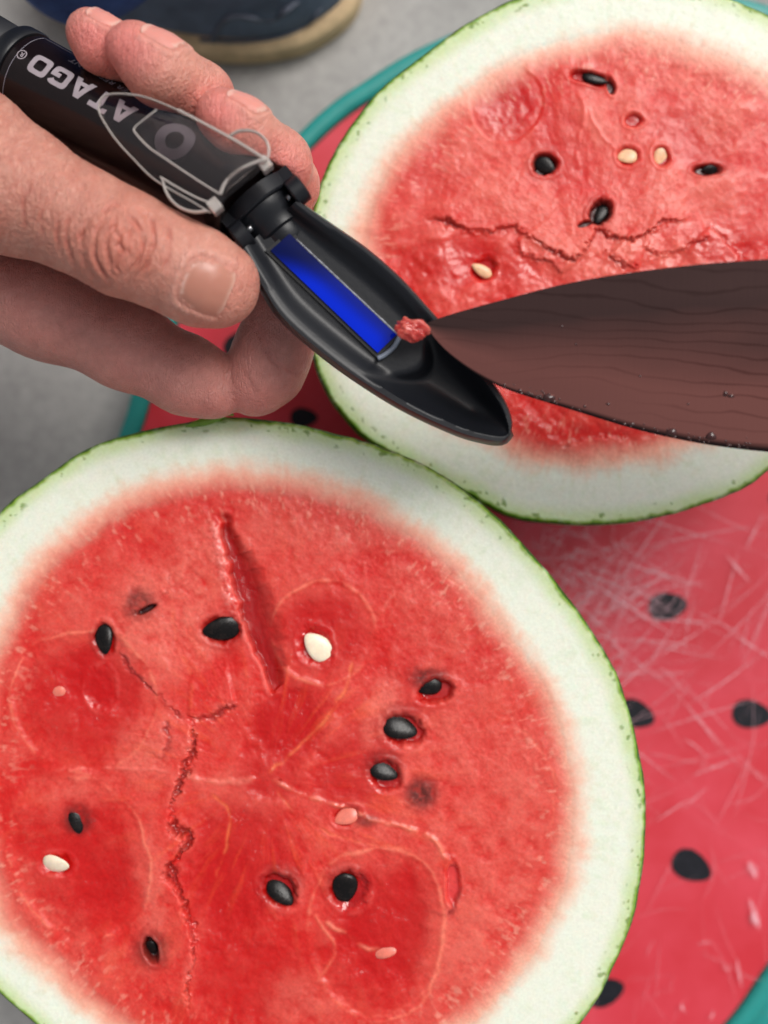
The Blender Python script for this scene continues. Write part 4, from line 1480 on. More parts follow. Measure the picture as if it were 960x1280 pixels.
# ================================================================== knife
def make_knife():
    root = thing('knife', 'broad chef knife with a brown wavy-patterned blade reaching in from the right', 'knife', P(1000, 460, .158))
    spine = catmull([(533, 404), (560, 394), (620, 377), (720, 352), (840, 334), (960, 324), (1080, 320), (1220, 318)], 8)
    edge_ = catmull([(533, 407), (545, 425), (566, 446), (600, 470), (640, 489), (720, 514), (800, 538), (880, 555), (960, 565), (1080, 575), (1220, 580)], 8)
    n, c = 130, 25
    # tie the samples to the x coordinate so that both borders advance together
    xs = 533 + (1215 - 533) * np.linspace(0, 1, n) ** 1.35
    sp = np.stack([xs, np.interp(xs, spine[:, 0], spine[:, 1])], 1)
    ed = np.stack([xs, np.interp(xs, edge_[:, 0], edge_[:, 1])], 1)
    def zz(px, py, t):
        return .1530 + .000020 * (px - 533) + .000050 * (408 - py)
    Vt, Vb, UV = [], [], []
    for i in range(n):
        for j in range(c):
            t = j / (c - 1)
            p = sp[i] * (1 - t) + ed[i] * t
            z = zz(p[0], p[1], t)
            thick = .0011 * (1 - t) ** .8 + .00003
            belly = .0006 * math.sin(PI * t) * min(1, (xs[i] - 533) / 150)
            Vt.append(P(p[0], p[1], z + belly))
            Vb.append(P(p[0], p[1], z - thick * 2))
    V = Vt + Vb
    o = n * c
    Fc = []
    for i in range(n - 1):
        for j in range(c - 1):
            a = i * c + j
            Fc.append((a, a + 1, a + c + 1, a + c))
            Fc.append((a + o, a + c + o, a + c + 1 + o, a + 1 + o))
        Fc.append((i * c, (i + 1) * c, (i + 1) * c + o, i * c + o))
        Fc.append((i * c + c - 1, i * c + c - 1 + o, (i + 1) * c + c - 1 + o, (i + 1) * c + c - 1))
    for j in range(c - 1):
        Fc.append(((n - 1) * c + j, (n - 1) * c + j + 1, (n - 1) * c + j + 1 + o, (n - 1) * c + j + o))
        Fc.append((j, j + o, j + 1 + o, j + 1))
    m, nt, b = mat_new('patterned_steel')
    tc = node(nt, 'ShaderNodeTexCoord')
    mp = node(nt, 'ShaderNodeMapping')
    mp.inputs['Rotation'].default_value = (0, 0, math.radians(9))
    mp.inputs['Scale'].default_value = (.34, 1.0, .4)
    nt.links.new(tc.outputs['Object'], mp.inputs['Vector'])
    nz = node(nt, 'ShaderNodeTexNoise', Scale=34.0, Detail=4.0, Roughness=.5)
    nt.links.new(mp.outputs['Vector'], nz.inputs['Vector'])
    vm = node(nt, 'ShaderNodeVectorMath', operation='SCALE')
    vm.inputs['Scale'].default_value = .026
    nt.links.new(nz.outputs['Color'], vm.inputs[0])
    va = node(nt, 'ShaderNodeVectorMath', operation='ADD')
    nt.links.new(mp.outputs['Vector'], va.inputs[0])
    nt.links.new(vm.outputs[0], va.inputs[1])
    wv = node(nt, 'ShaderNodeTexWave', wave_type='BANDS', bands_direction='Y', Scale=85.0, Distortion=.9, Detail=1.5)
    nt.links.new(va.outputs[0], wv.inputs['Vector'])
    r = node(nt, 'ShaderNodeValToRGB')
    r.color_ramp.elements[0].position = .0
    r.color_ramp.elements[1].position = .09
    r.color_ramp.elements[0].color = (.66, .62, .62, 1)
    r.color_ramp.elements[1].color = (1, 1, 1, 1)
    nt.links.new(wv.outputs['Fac'], r.inputs['Fac'])
    # mirrored red-brown surroundings painted into the steel, lighter and redder towards the cutting edge
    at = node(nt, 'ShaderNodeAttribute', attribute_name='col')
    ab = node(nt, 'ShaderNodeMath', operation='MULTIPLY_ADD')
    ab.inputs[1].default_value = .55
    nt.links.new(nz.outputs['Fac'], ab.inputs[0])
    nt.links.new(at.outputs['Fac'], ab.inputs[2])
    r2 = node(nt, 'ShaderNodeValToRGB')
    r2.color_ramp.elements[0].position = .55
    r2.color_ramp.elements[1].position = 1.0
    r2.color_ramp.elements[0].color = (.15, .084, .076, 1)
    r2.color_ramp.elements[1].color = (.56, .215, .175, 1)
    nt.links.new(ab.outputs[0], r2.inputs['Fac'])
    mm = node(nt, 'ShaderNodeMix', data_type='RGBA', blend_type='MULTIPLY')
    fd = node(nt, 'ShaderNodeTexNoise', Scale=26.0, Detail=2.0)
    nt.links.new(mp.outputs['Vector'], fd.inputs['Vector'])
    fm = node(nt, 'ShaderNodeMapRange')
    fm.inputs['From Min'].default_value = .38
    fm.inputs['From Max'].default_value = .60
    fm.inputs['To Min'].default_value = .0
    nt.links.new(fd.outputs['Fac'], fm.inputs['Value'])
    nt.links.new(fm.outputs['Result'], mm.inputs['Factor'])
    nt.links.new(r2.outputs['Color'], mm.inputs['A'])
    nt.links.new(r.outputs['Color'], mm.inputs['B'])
    ed_ = node(nt, 'ShaderNodeMapRange')
    ed_.inputs['From Min'].default_value = .955
    ed_.inputs['From Max'].default_value = .985
    nt.links.new(at.outputs['Fac'], ed_.inputs['Value'])
    me_ = node(nt, 'ShaderNodeMix', data_type='RGBA')
    nt.links.new(ed_.outputs['Result'], me_.inputs['Factor'])
    nt.links.new(mm.outputs['Result'], me_.inputs['A'])
    me_.inputs['B'].default_value = (.05, .03, .028, 1)
    nt.links.new(me_.outputs['Result'], b.inputs['Base Color'])
    # the face is ground slightly uneven: long soft streaks in what it mirrors
    st_ = node(nt, 'ShaderNodeTexNoise', Scale=22.0, Detail=2.0, Roughness=.4)
    nt.links.new(mp.outputs['Vector'], st_.inputs['Vector'])
    bs = node(nt, 'ShaderNodeBump', Strength=.5, Distance=.004)
    nt.links.new(st_.outputs['Fac'], bs.inputs['Height'])
    b.inputs['Metallic'].default_value = 1.0
    b.inputs['Roughness'].default_value = .09
    br = node(nt, 'ShaderNodeTexNoise', Scale=500.0, Detail=2.0)
    mp2 = node(nt, 'ShaderNodeMapping')
    mp2.inputs['Scale'].default_value = (4, .15, 1)
    nt.links.new(tc.outputs['Object'], mp2.inputs['Vector'])
    nt.links.new(mp2.outputs['Vector'], br.inputs['Vector'])
    bp = node(nt, 'ShaderNodeBump', Strength=.05, Distance=.0005)
    nt.links.new(br.outputs['Fac'], bp.inputs['Height'])
    nt.links.new(bs.outputs['Normal'], bp.inputs['Normal'])
    nt.links.new(bp.outputs['Normal'], b.inputs['Normal'])
    me = py_mesh('blade', V, Fc)
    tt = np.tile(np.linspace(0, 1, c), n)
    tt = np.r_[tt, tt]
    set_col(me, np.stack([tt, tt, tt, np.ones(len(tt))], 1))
    me = fix_normals(me)
    sharp_by_angle(me, 40)
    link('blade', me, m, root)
    # handle, beyond the frame
    hm = simple_mat('dark_wood_handle', (.05, .028, .018), .45, .4, var=.4, vscale=40)
    zc0 = zz(1215, 400, 0)
    rings = []
    for t, ry, rz in [(0, .011, .007), (.01, .012, .009), (.04, .0115, .010), (.08, .013, .010), (.11, .0135, .010), (.118, .010, .007)]:
        cpt = PV(1213, 372, zc0) + Vector((t, .1 * t, .02 * t))
        rings.append([cpt + Vector((0, ry * math.cos(2 * PI * k / 24), rz * math.sin(2 * PI * k / 24))) for k in range(24)])
    V, Fc = loft(rings, True, True, True)
    link('handle', fix_normals(py_mesh('handle', V, Fc)), hm, root)
    # juice drops and crumbs on the blade
    wm, nt, b = mat_new('juice_drop')
    b.inputs['Base Color'].default_value = (.045, .014, .013, 1)
    b.inputs['Roughness'].default_value = .04
    rs = np.random.default_rng(4)
    V, Fc = [], []
    spots = []
    for _ in range(75):
        x = rs.uniform(590, 950) if rs.random() < .75 else rs.uniform(640, 700)
        yb = np.interp(x, edge_[:, 0], edge_[:, 1])
        spots.append((x, yb - abs(rs.normal(3, 4)) - 1, rs.uniform(.7, 2.0)))
    spots += [(686, 497, 6), (840, 540, 6), (889, 545, 5.5), (907, 492, 4), (914, 495, 3), (720, 430, 2), (702, 408, 2), (731, 508, 2.5), (760, 505, 2), (800, 470, 1.5), (860, 505, 1.5), (650, 488, 3), (790, 530, 3)]
    for x, y, s in spots:
        yt = np.interp(x, sp[:, 0], sp[:, 1])
        yb = np.interp(x, ed[:, 0], ed[:, 1])
        t = min(1, max(0, (y - yt) / (yb - yt)))
        c0 = Vector(P(x, y, zz(x, y, t) + .0006 * math.sin(PI * t)))
        r = s * .00021
        sx, sy = rs.uniform(.8, 1.5), rs.uniform(.7, 1.1)
        base_i = len(V)
        for a in range(4):
            ph = PI / 2 * a / 3
            for k in range(10):
                q = 2 * PI * k / 10
                rr = max(.02, math.cos(ph)) * (1 + .15 * math.sin(3 * q + x))
                V.append((c0.x + r * sx * rr * math.cos(q), c0.y + r * sy * rr * math.sin(q), c0.z + r * .55 * math.sin(ph)))
        for a in range(3):
            for k in range(10):
                i0 = base_i + a * 10 + k
                i1 = base_i + a * 10 + (k + 1) % 10
                Fc.append((i0, i1, i1 + 10, i0 + 10))
    o = link('juice_drops', py_mesh('juice_drops', V, Fc), wm, root)
    o['kind'] = 'stuff'
make_knife()

# ---- scrap of flesh carried on the knife's tip
def make_scrap():
    bm = bmesh.new()
    bmesh.ops.create_icosphere(bm, subdivisions=5, radius=1)
    me = bpy.data.meshes.new('flesh_scrap')
    bm.to_mesh(me)
    bm.free()
    n = len(me.vertices)
    v = np.zeros(n * 3, np.float32)
    me.vertices.foreach_get('co', v)
    v = v.reshape(-1, 3)
    f = fbm(v[:, 0] * 2.2 + 9 + v[:, 2], v[:, 1] * 2.2 + 4 - v[:, 2] * 1.3, 3, 2)
    f2 = fbm(v[:, 0] * 7 + 3 + 2 * v[:, 2], v[:, 1] * 7 - 2 * v[:, 2], 5, 3)
    r = 1 + .40 * f + .03 * f2
    r += .45 * np.exp(-((np.arctan2(v[:, 1], v[:, 0]) - 1.25) / .28) ** 2) * (1 - np.abs(v[:, 2]))
    w_ = v * r[:, None]
    kk = (H - .153) / F
    w_[:, 0] *= 21 * kk
    w_[:, 1] *= 13 * kk
    w_[:, 2] *= 8 * kk
    a = math.radians(-18)
    X = w_[:, 0] * math.cos(a) - w_[:, 1] * math.sin(a)
    Y = w_[:, 0] * math.sin(a) + w_[:, 1] * math.cos(a)
    w_[:, 0], w_[:, 1] = X, Y
    c = np.array(P(514, 413, .1528))
    me.vertices.foreach_set('co', (w_ + c).astype(np.float32).ravel())
    me.polygons.foreach_set('use_smooth', [True] * len(me.polygons))
    col = np.broadcast_to(lin(172, 44, 40)[None, :], (n, 3)).copy()
    col = mixc(col, lin(222, 112, 98), np.clip(.25 + .5 * f2 + .6 * f, 0, .7))
    set_col(me, np.concatenate([col, np.full((n, 1), .95)], 1))
    o = link('flesh_scrap', me, FLESH)
    o['label'] = 'small ragged scrap of red melon flesh on the knife tip at the prism'
    o['category'] = 'melon scrap'
make_scrap()

# ================================================================== hand
def make_hand():
    root = thing('hand', 'left hand gripping the black refractometer, thumb along its barrel, fingertips behind it', 'hand', P(0, 330, .10))
    vox = .00085
    lo = np.array(P(-560, 620, .06)); lo[2] = .055
    hi = np.array(P(420, -30, .06)); hi[2] = .190
    lo[0] = P(-470, 0, .10)[0]
    nx, ny, nz = [int((hi[k] - lo[k]) / vox) + 1 for k in range(3)]
    gx = (lo[0] + vox * np.arange(nx)).astype(np.float32)
    gy = (lo[1] + vox * np.arange(ny)).astype(np.float32)
    gz = (lo[2] + vox * np.arange(nz)).astype(np.float32)
    BIG = np.float32(.05)
    def field(segs, k):
        """smooth union of tapered capsules: [(a, ra, b, rb)]"""
        D = np.full((nx, ny, nz), BIG, np.float32)
        for a, ra, b, rb in segs:
            a, b = np.array(a), np.array(b)
            m = max(ra, rb) + .012
            i0 = np.maximum(0, np.floor((np.minimum(a, b) - m - lo) / vox).astype(int))
            i1 = np.minimum([nx, ny, nz], np.ceil((np.maximum(a, b) + m - lo) / vox).astype(int))
            if (i1 <= i0).any():
                continue
            x = gx[i0[0]:i1[0], None, None]
            y = gy[None, i0[1]:i1[1], None]
            z = gz[None, None, i0[2]:i1[2]]
            e = b - a
            t = np.clip(((x - a[0]) * e[0] + (y - a[1]) * e[1] + (z - a[2]) * e[2]) / float(e @ e + 1e-12), 0, 1)
            d = np.sqrt((x - a[0] - t * e[0]) ** 2 + (y - a[1] - t * e[1]) ** 2 + (z - a[2] - t * e[2]) ** 2) - (ra + (rb - ra) * t)
            sl = (slice(i0[0], i1[0]), slice(i0[1], i1[1]), slice(i0[2], i1[2]))
            o = D[sl]
            h = np.clip(.5 + .5 * (o - d) / k, 0, 1)
            D[sl] = (o * (1 - h) + d * h - k * h * (1 - h)).astype(np.float32)
        return D
    def smin(a, b, k):
        h = np.clip(.5 + .5 * (b - a) / k, 0, 1)
        return (b * (1 - h) + a * h - k * h * (1 - h)).astype(np.float32)
    p = P
    thumb = [(p(-330, 225, .118), .022, p(-120, 190, .135), .0225), (p(-120, 180, .135), .0232, p(-55, 206, .1440), .0222), (p(-55, 206, .1440), .0222, p(20, 238, .1475), .0166),
             (p(20, 238, .1475), .0166, p(95, 273, .1510), .0134), (p(95, 272, .1510), .0133, p(155, 304, .1530), .0132), (p(155, 304, .1530), .0132, p(215, 330, .1520), .0117),
             (p(215, 330, .1520), .0117, p(258, 351, .1505), .0117), (p(258, 351, .1505), .0117, p(277, 358, .1490), .0100)]
    index = [(p(-60, 338, .112), .0160, p(60, 386, .113), .0146), (p(60, 386, .113), .0146, p(160, 432, .1130), .0124), (p(160, 432, .1130), .0124, p(235, 470, .1125), .0110), (p(235, 470, .1125), .0110, p(268, 484, .1120), .0096)]
    index_end = [(p(316, 480, .1115), .0098, p(332, 462, .1120), .0106), (p(332, 462, .1120), .0106, p(345, 428, .1135), .0104), (p(345, 428, .1135), .0104, p(362, 375, .1175), .0098), (p(362, 375, .1175), .0098, p(385, 310, .1220), .0085)]
    middle = [(p(20, 330, .102), .013, p(160, 330, .098), .0110), (p(160, 330, .098), .0110, p(285, 305, .103), .0102), (p(285, 305, .103), .0102, p(355, 232, .122), .0092), (p(355, 232, .122), .0092, p(346, 203, .138), .0086),
              (p(346, 203, .138), .0086, p(300, 163, .1490), .0080), (p(300, 163, .1490), .0080, p(274, 142, .1500), .0066)]
    ring = [(p(-20, 300, .100), .013, p(100, 260, .095), .0108), (p(100, 260, .095), .0108, p(215, 225, .102), .0102), (p(215, 225, .102), .0102, p(262, 150, .124), .0094), (p(262, 150, .124), .0094, p(248, 122, .138), .0088),
            (p(248, 122, .138), .0088, p(200, 88, .1490), .0085), (p(200, 88, .1490), .0085, p(166, 60, .1500), .0073)]
    pinky = [(p(-70, 270, .100), .012, p(20, 210, .095), .0095), (p(20, 210, .095), .0095, p(120, 165, .100), .0088), (p(120, 165, .100), .0088, p(172, 100, .122), .0080), (p(172, 100, .122), .0080, p(162, 84, .134), .0076),
             (p(162, 84, .134), .0076, p(128, 56, .143), .0068), (p(128, 56, .143), .0068, p(110, 38, .1435), .0058)]
    palm = [(p(-60, 336, .112), .0160, p(-330, 330, .112), .021), (p(20, 330, .102), .0145, p(-330, 300, .105), .021), (p(-20, 300, .100), .0145, p(-330, 270, .104), .021), (p(-70, 270, .100), .0145, p(-330, 240, .105), .020),
            (p(-330, 235, .118), .021, p(-60, 300, .113), .018),
            (p(-330, 290, .110), .025, p(-620, 320, .112), .027), (p(-330, 250, .110), .024, p(-620, 280, .112), .026)]
    Ft = field(thumb, .006)
    Fp = field(palm, .012)
    Fi = field(index, .006)
    D = smin(Ft, Fp, .007)
    D = smin(D, Fi, .0020)
    D = smin(D, field(index_end, .006), .0012)
    for fg in (middle, ring, pinky):
        D = smin(D, field(fg, .006), .0012)
    del Ft, Fp, Fi
    # keep the flesh out of the barrel
    a0, a1 = np.array(P(327, 262, .1445)), np.array(P(-75, 35, .118))
    e = a1 - a0
    i1 = [nx, ny, nz]
    t = ((gx[:, None, None] - a0[0]) * e[0] + (gy[None, :, None] - a0[1]) * e[1] + (gz[None, None, :] - a0[2]) * e[2]) / float(e @ e)
    t = np.clip(t, -.02, 1.5).astype(np.float32)
    dt = np.sqrt((gx[:, None, None] - a0[0] - t * e[0]) ** 2 + (gy[None, :, None] - a0[1] - t * e[1]) ** 2 + (gz[None, None, :] - a0[2] - t * e[2]) ** 2) - .0124
    # smooth subtraction
    k = .0015
    h = np.clip(.5 - .5 * (D + dt) / k, 0, 1)
    D = (D * (1 - h) + (-dt) * h + k * h * (1 - h)).astype(np.float32)
    del dt, t, h
    # close the far left end
    D[0, :, :] = .01
    # ---- surface nets
    ins = D < 0
    cube = np.zeros((nx - 1, ny - 1, nz - 1), np.int8)
    for dx in (0, 1):
        for dy in (0, 1):
            for dz in (0, 1):
                cube += ins[dx:nx - 1 + dx, dy:ny - 1 + dy, dz:nz - 1 + dz]
    act = (cube > 0) & (cube < 8)
    ci = np.argwhere(act)
    idm = np.full(act.shape, -1, np.int32)
    idm[act] = np.arange(len(ci))
    acc = np.zeros((len(ci), 3))
    cnt = np.zeros(len(ci))
    corners = [(0, 0, 0), (1, 0, 0), (0, 1, 0), (1, 1, 0), (0, 0, 1), (1, 0, 1), (0, 1, 1), (1, 1, 1)]
    val = [D[ci[:, 0] + c[0], ci[:, 1] + c[1], ci[:, 2] + c[2]] for c in corners]
    for q in range(8):
        for ax_ in range(3):
            if corners[q][ax_] == 0:
                c2 = list(corners[q]); c2[ax_] = 1
                r = corners.index(tuple(c2))
                va, vb = val[q], val[r]
                m = (va < 0) != (vb < 0)
                tt = np.where(m, va / np.where(m, va - vb, 1), 0)
                pt = np.array(corners[q])[None, :] + tt[:, None] * (np.eye(3)[ax_])[None, :]
                acc[m] += pt[m]
                cnt[m] += 1
    V = (ci + acc / cnt[:, None]) * vox + lo[None, :]
    quads = []
    for ax_ in range(3):
        o1, o2 = [(1, 2), (2, 0), (0, 1)][ax_]
        sh = [nx, ny, nz]
        sl0 = [slice(1, s - 1) for s in sh]
        sl1 = [slice(1, s - 1) for s in sh]
        sl0[ax_] = slice(0, sh[ax_] - 1)
        sl1[ax_] = slice(1, sh[ax_])
        A_, B_ = ins[tuple(sl0)], ins[tuple(sl1)]
        for flip, msk in ((False, A_ & ~B_), (True, ~A_ & B_)):
            e_ = np.argwhere(msk)
            off = np.ones(3, int); off[ax_] = 0
            e_ = e_ + off[None, :]
            def idx(s1, s2):
                q = e_.copy(); q[:, o1] -= s1; q[:, o2] -= s2
                return idm[q[:, 0], q[:, 1], q[:, 2]]
            f = np.stack([idx(1, 1), idx(0, 1), idx(0, 0), idx(1, 0)], 1)
            quads.append(f[:, ::-1] if flip else f)
    Q = np.concatenate(quads)
    Q = Q[(Q >= 0).all(1)]
    me = fast_mesh('hand_base', V, Q)
    # one level of smoothing subdivision
    tmp = bpy.data.objects.new('hand_tmp', me)
    COL.objects.link(tmp)
    sm = tmp.modifiers.new('smooth', 'SMOOTH'); sm.factor = .5; sm.iterations = 4
    su = tmp.modifiers.new('sub', 'SUBSURF'); su.levels = 1; su.render_levels = 1
    dg = bpy.context.evaluated_depsgraph_get()
    me2 = bpy.data.meshes.new_from_object(tmp.evaluated_get(dg))
    bpy.data.objects.remove(tmp)
    n = len(me2.vertices)
    v = np.zeros(n * 3, np.float32); me2.vertices.foreach_get('co', v); v = v.reshape(-1, 3).astype(float)
    nr = np.zeros(n * 3, np.float32); me2.vertices.foreach_get('normal', nr); nr = nr.reshape(-1, 3).astype(float)
    px = 480 + F * v[:, 0] / (H - v[:, 2])
    py = 640 - F * v[:, 1] / (H - v[:, 2])
    top = nr[:, 2] > .02
    is_thumb = top & (v[:, 2] > .143)
    disp = np.zeros(n)
    red = np.zeros(n)
    def wr(pts, wd, depth, mask, ridge=.4, redk=.6, seed=0):
        nonlocal disp, red
        q = catmull(jag(catmull(pts, 6), .9, seed, 12), 4)
        d, s, a = polydist(px, py, q, 16)
        fade = sst(0, .22, a) * (1 - sst(.78, 1, a)) * mask * np.clip(.7 + .9 * fbm(px / 14 + seed, py / 14, seed, 2), .1, 1.15)
        disp -= depth * np.exp(-(d / wd) ** 2) * fade
        disp += depth * ridge * np.exp(-((d - 2.6 * wd) / (1.4 * wd)) ** 2) * fade
        red += redk * np.exp(-(d / (1.6 * wd)) ** 2) * fade
    K = [([(122, 262), (108, 280), (102, 304), (108, 332), (124, 352)], 2.4, 7), ([(138, 268), (124, 284), (118, 308), (126, 334), (144, 356)], 2.0, 6), ([(150, 276), (137, 294), (134, 316), (142, 338), (152, 350)], 2.2, 7),
         ([(158, 284), (149, 300), (152, 316), (146, 332), (154, 346)], 1.8, 6), ([(166, 258), (184, 272), (194, 296), (184, 328), (166, 354)], 2.4, 6), ([(154, 266), (172, 282), (179, 306), (170, 330), (158, 348)], 2.0, 6),
         ([(126, 268), (136, 258), (150, 254)], 2.0, 3), ([(146, 268), (143, 286), (150, 300), (144, 318)], 1.8, 5), ([(160, 270), (166, 288), (160, 306), (166, 326)], 1.6, 4), ([(208, 276), (214, 298), (208, 326), (196, 350)], 2.0, 3.5),
         ([(92, 262), (84, 288), (88, 318), (100, 344)], 2.0, 4), ([(78, 262), (70, 286), (74, 312), (86, 336)], 1.8, 2.5), 
         ([(140, 300), (156, 312), (150, 336)], 2.4, 5), ([(60, 240), (50, 268), (54, 300)], 1.8, 2), ([(40, 225), (30, 255), (34, 290)], 1.8, 2)]
    for i_, (c_, w_, d_) in enumerate(K):
        wr(c_, w_, d_ * .00012, is_thumb, .45, .9, i_)
    kn = np.exp(-(((px - 150) / 52) ** 2 + ((py - 306) / 50) ** 2)) * is_thumb
    disp += .0007 * kn
    ix = top & (v[:, 2] < .1425)
    for i_, (c_, d_) in enumerate([([(318, 400), (328, 432), (346, 456), (384, 470)], .0005), ([(300, 450), (312, 478), (324, 500)], .0002)]):
        wr(c_, 2.6, d_, ix, .1, .6, 50 + i_)
    # knuckle bulge and fine uneven flesh
    u1 = fbm(px / 30, py / 30, 2, 3)
    disp += .0002 * u1
    # fine long lines on the back of the thumb
    ln = fbm((px * .85 + py * .5) / 5.0, (-px * .5 + py * .85) / 14.0, 7, 3)
    disp += .00006 * ln * is_thumb
    # cross-hatched skin lines: ridged noise in two directions, strongest towards the wrist
    au, av = (px * .88 + py * .48), (-px * .48 + py * .88)
    warp = 5 * fbm(px / 24, py / 24, 13, 2)
    r1 = np.abs(fbm((au + warp) / 6.0, av / 26.0, 3, 2))
    r2 = np.abs(fbm((au * .6 + av * .8 + warp) / 7.0, (au * .8 - av * .6) / 24.0, 5, 2))
    r3 = np.abs(fbm((au * .6 - av * .8 + warp) / 7.0, (au * .8 + av * .6) / 24.0, 8, 2))
    hatch = np.maximum(np.maximum(1 - r1 / .16, 1 - r2 / .13), 1 - r3 / .13).clip(0, 1)
    hk = (.35 + .65 * (1 - sst(60, 210, px))) * top * (py > 100) * (1 - .6 * (v[:, 2] < .135))
    hk = np.maximum(hk, .25)
    disp -= .00018 * hatch * hk
    red += .6 * hatch * hk
    # nail beds: nails are given as (centre px, normal, axis px end, half length, half width)
    v2 = v + nr * disp[:, None]
    # colours
    base = np.broadcast_to(lin(208, 148, 130)[None, :], (n, 3)).copy()
    pat = fbm(px / 22 + 7, py / 22, 9, 4)
    base = mixc(base, lin(184, 114, 98), np.clip(.45 + .9 * pat, 0, 1) * .6)
    pat2 = fbm(px / 7 + 3, py / 7, 2, 3)
    base = mixc(base, lin(226, 176, 158), np.clip(.9 * pat2, 0, 1) * .45)
    base = mixc(base, lin(168, 94, 72), .5 * kn + .25 * np.exp(-(((px - 40) / 60) ** 2 + ((py - 270) / 60) ** 2)) * is_thumb)
    base = mixc(base, lin(178, 92, 78), np.clip(red, 0, 1) * .6)
    for x_, y_, r_ in [(110, 45, 38), (160, 60, 45), (272, 140, 42), (350, 215, 45), (292, 352, 40), (300, 480, 50), (150, 305, 55)]:
        g = np.exp(-(((px - x_) ** 2 + (py - y_) ** 2) / r_ ** 2)) * top
        base = mixc(base, lin(226, 124, 118) if y_ < 250 else lin(206, 124, 106), (.75 if y_ < 250 else .5) * g)
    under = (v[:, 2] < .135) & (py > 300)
    base = mixc(base, lin(186, 120, 116), .55 * under)  # underside shadow painted into the lower fingers' skin, darker and cooler
    wetv = np.full((n, 1), .3)
    # ---- nails
    def surf(o, d):
        """march from o along d until the grid's field turns negative"""
        o, d = np.array(o), np.array(d)
        for s in np.arange(0, .04, .0002):
            q = (o + d * s - lo) / vox
            i = np.floor(q).astype(int)
            if (i < 0).any() or (i >= np.array([nx - 1, ny - 1, nz - 1])).any():
                continue
            f = q - i
            c = D[i[0]:i[0] + 2, i[1]:i[1] + 2, i[2]:i[2] + 2]
            c = c[0] * (1 - f[0]) + c[1] * f[0]
            c = c[0] * (1 - f[1]) + c[1] * f[1]
            if c[0] * (1 - f[2]) + c[1] * f[2] < 0:
                return o + d * s
        return None
    nails = []
    # centre pixel, height guess, outward direction, long-axis direction (world), half length, half width
    specs = [((257, 358), .162, Vector((-.10, -.22, .97)), (PV(300, 378, .16) - PV(230, 345, .16)), .0061, .0070),
             ((200, 57), .152, Vector((.52, .60, .60)), (PV(160, 32, .156) - PV(222, 80, .156)), .0056, .0052),
             ((130, 23), .147, Vector((.52, .62, .58)), (PV(104, 10, .149) - PV(146, 44, .149)), .0044, .0040),
             ((304, 135), .152, Vector((.56, .58, .58)), (PV(268, 112, .156) - PV(326, 160, .156)), .0052, .0046)]
    nailm, nt, b = mat_new('fingernail')
    at = node(nt, 'ShaderNodeAttribute', attribute_name='col')
    nt.links.new(at.outputs['Color'], b.inputs['Base Color'])
    b.inputs['Roughness'].default_value = .34
    b.inputs['Specular IOR Level'].default_value = .45
    b.inputs['Subsurface Weight'].default_value = .2
    b.inputs['Subsurface Scale'].default_value = .0015
    nd = np.zeros(n)
    for ni, (c, zg, nv, axd, hl, hw) in enumerate(specs):
        nv = nv.normalized()
        axd = (axd - nv * axd.dot(nv)).normalized()
        sd_ = nv.cross(axd).normalized()
        c3 = PV(c[0], c[1], zg)
        q = surf(np.array(c3 + nv * .012), -np.array(nv))
        if q is None:
            continue
        c3 = Vector(q)
        nu_, nv_ = 15, 13
        Vn, Cn = [], []
        ok = True
        for i in range(nu_):
            for j in range(nv_):
                a = -1 + 2 * i / (nu_ - 1)
                bb = -1 + 2 * j / (nv_ - 1)
                # rounded outline: square to superellipse
                rr = max(abs(a), abs(bb))
                nrm_ = (abs(a) ** 4 + abs(bb) ** 4) ** .25 if rr > 0 else 1
                f_ = rr / nrm_ if nrm_ > 0 else 1
                a2, b2 = a * f_, bb * f_ * (1 - .10 * (a < 0) * abs(a))
                o = c3 + axd * (hl * a2) + sd_ * (hw * b2) + nv * .008
                s = surf(np.array(o), -np.array(nv))
                if s is None:
                    s = np.array(c3 + axd * (hl * a2) + sd_ * (hw * b2) - nv * (.35 * hw * b2 * b2))
                edge_k = max(abs(a), abs(bb)) ** 6
                lift = .00032 - .00040 * edge_k * (0.15 if a > .8 else 1.0)
                Vn.append(tuple(Vector(s) + nv * lift))
                cc = lin(214, 142, 130)
                if ni == 0:
                    cc = lin(184, 124, 106)
                if a > (.88 if ni == 0 else .80):
                    cc = lin(204, 158, 140) if ni == 0 else lin(220, 170, 156)
                elif a < -.72 and abs(bb) < .7:
                    cc = lin(214, 168, 154)
                Cn.append((*cc, 1))
        Fn = [(i * nv_ + j, i * nv_ + j + 1, (i + 1) * nv_ + j + 1, (i + 1) * nv_ + j) for i in range(nu_ - 1) for j in range(nv_ - 1)]
        mn = py_mesh('fingernail', Vn, Fn)
        set_col(mn, np.array(Cn))
        bm = bmesh.new(); bm.from_mesh(mn)
        if sum((f.normal.dot(nv) for f in bm.faces)) < 0:
            bmesh.ops.reverse_faces(bm, faces=bm.faces)
        bm.to_mesh(mn); bm.free()
        nails.append((mn, ni))
        # nail fold in the skin: groove around the plate, soft ridge outside
        dv = v - np.array(c3)[None, :]
        a = dv @ np.array(axd) / hl
        bb = dv @ np.array(sd_) / hw
        dn = dv @ np.array(nv)
        near_ = (dn > -.007) & (dn < .006)
        rr = (np.abs(a) ** 4 + np.abs(bb) ** 4) ** .25
        ridge = np.exp(-((rr - 1.20) / .15) ** 2) * near_ * (1 - sst(.55, .95, a))
        groove = np.exp(-((rr - 1.02) / .05) ** 2) * near_
        v2 += nr * (.00040 * ridge - .00020 * groove)[:, None]
        base = mixc(base, lin(186, 112, 98), .45 * groove)
        base = mixc(base, lin(222, 166, 150), .35 * ridge)
    me2.vertices.foreach_set('co', v2.astype(np.float32).ravel())
    me2.materials.clear()
    me2.name = 'skin'
    set_col(me2, np.concatenate([np.clip(base, 0, 1), wetv], 1))
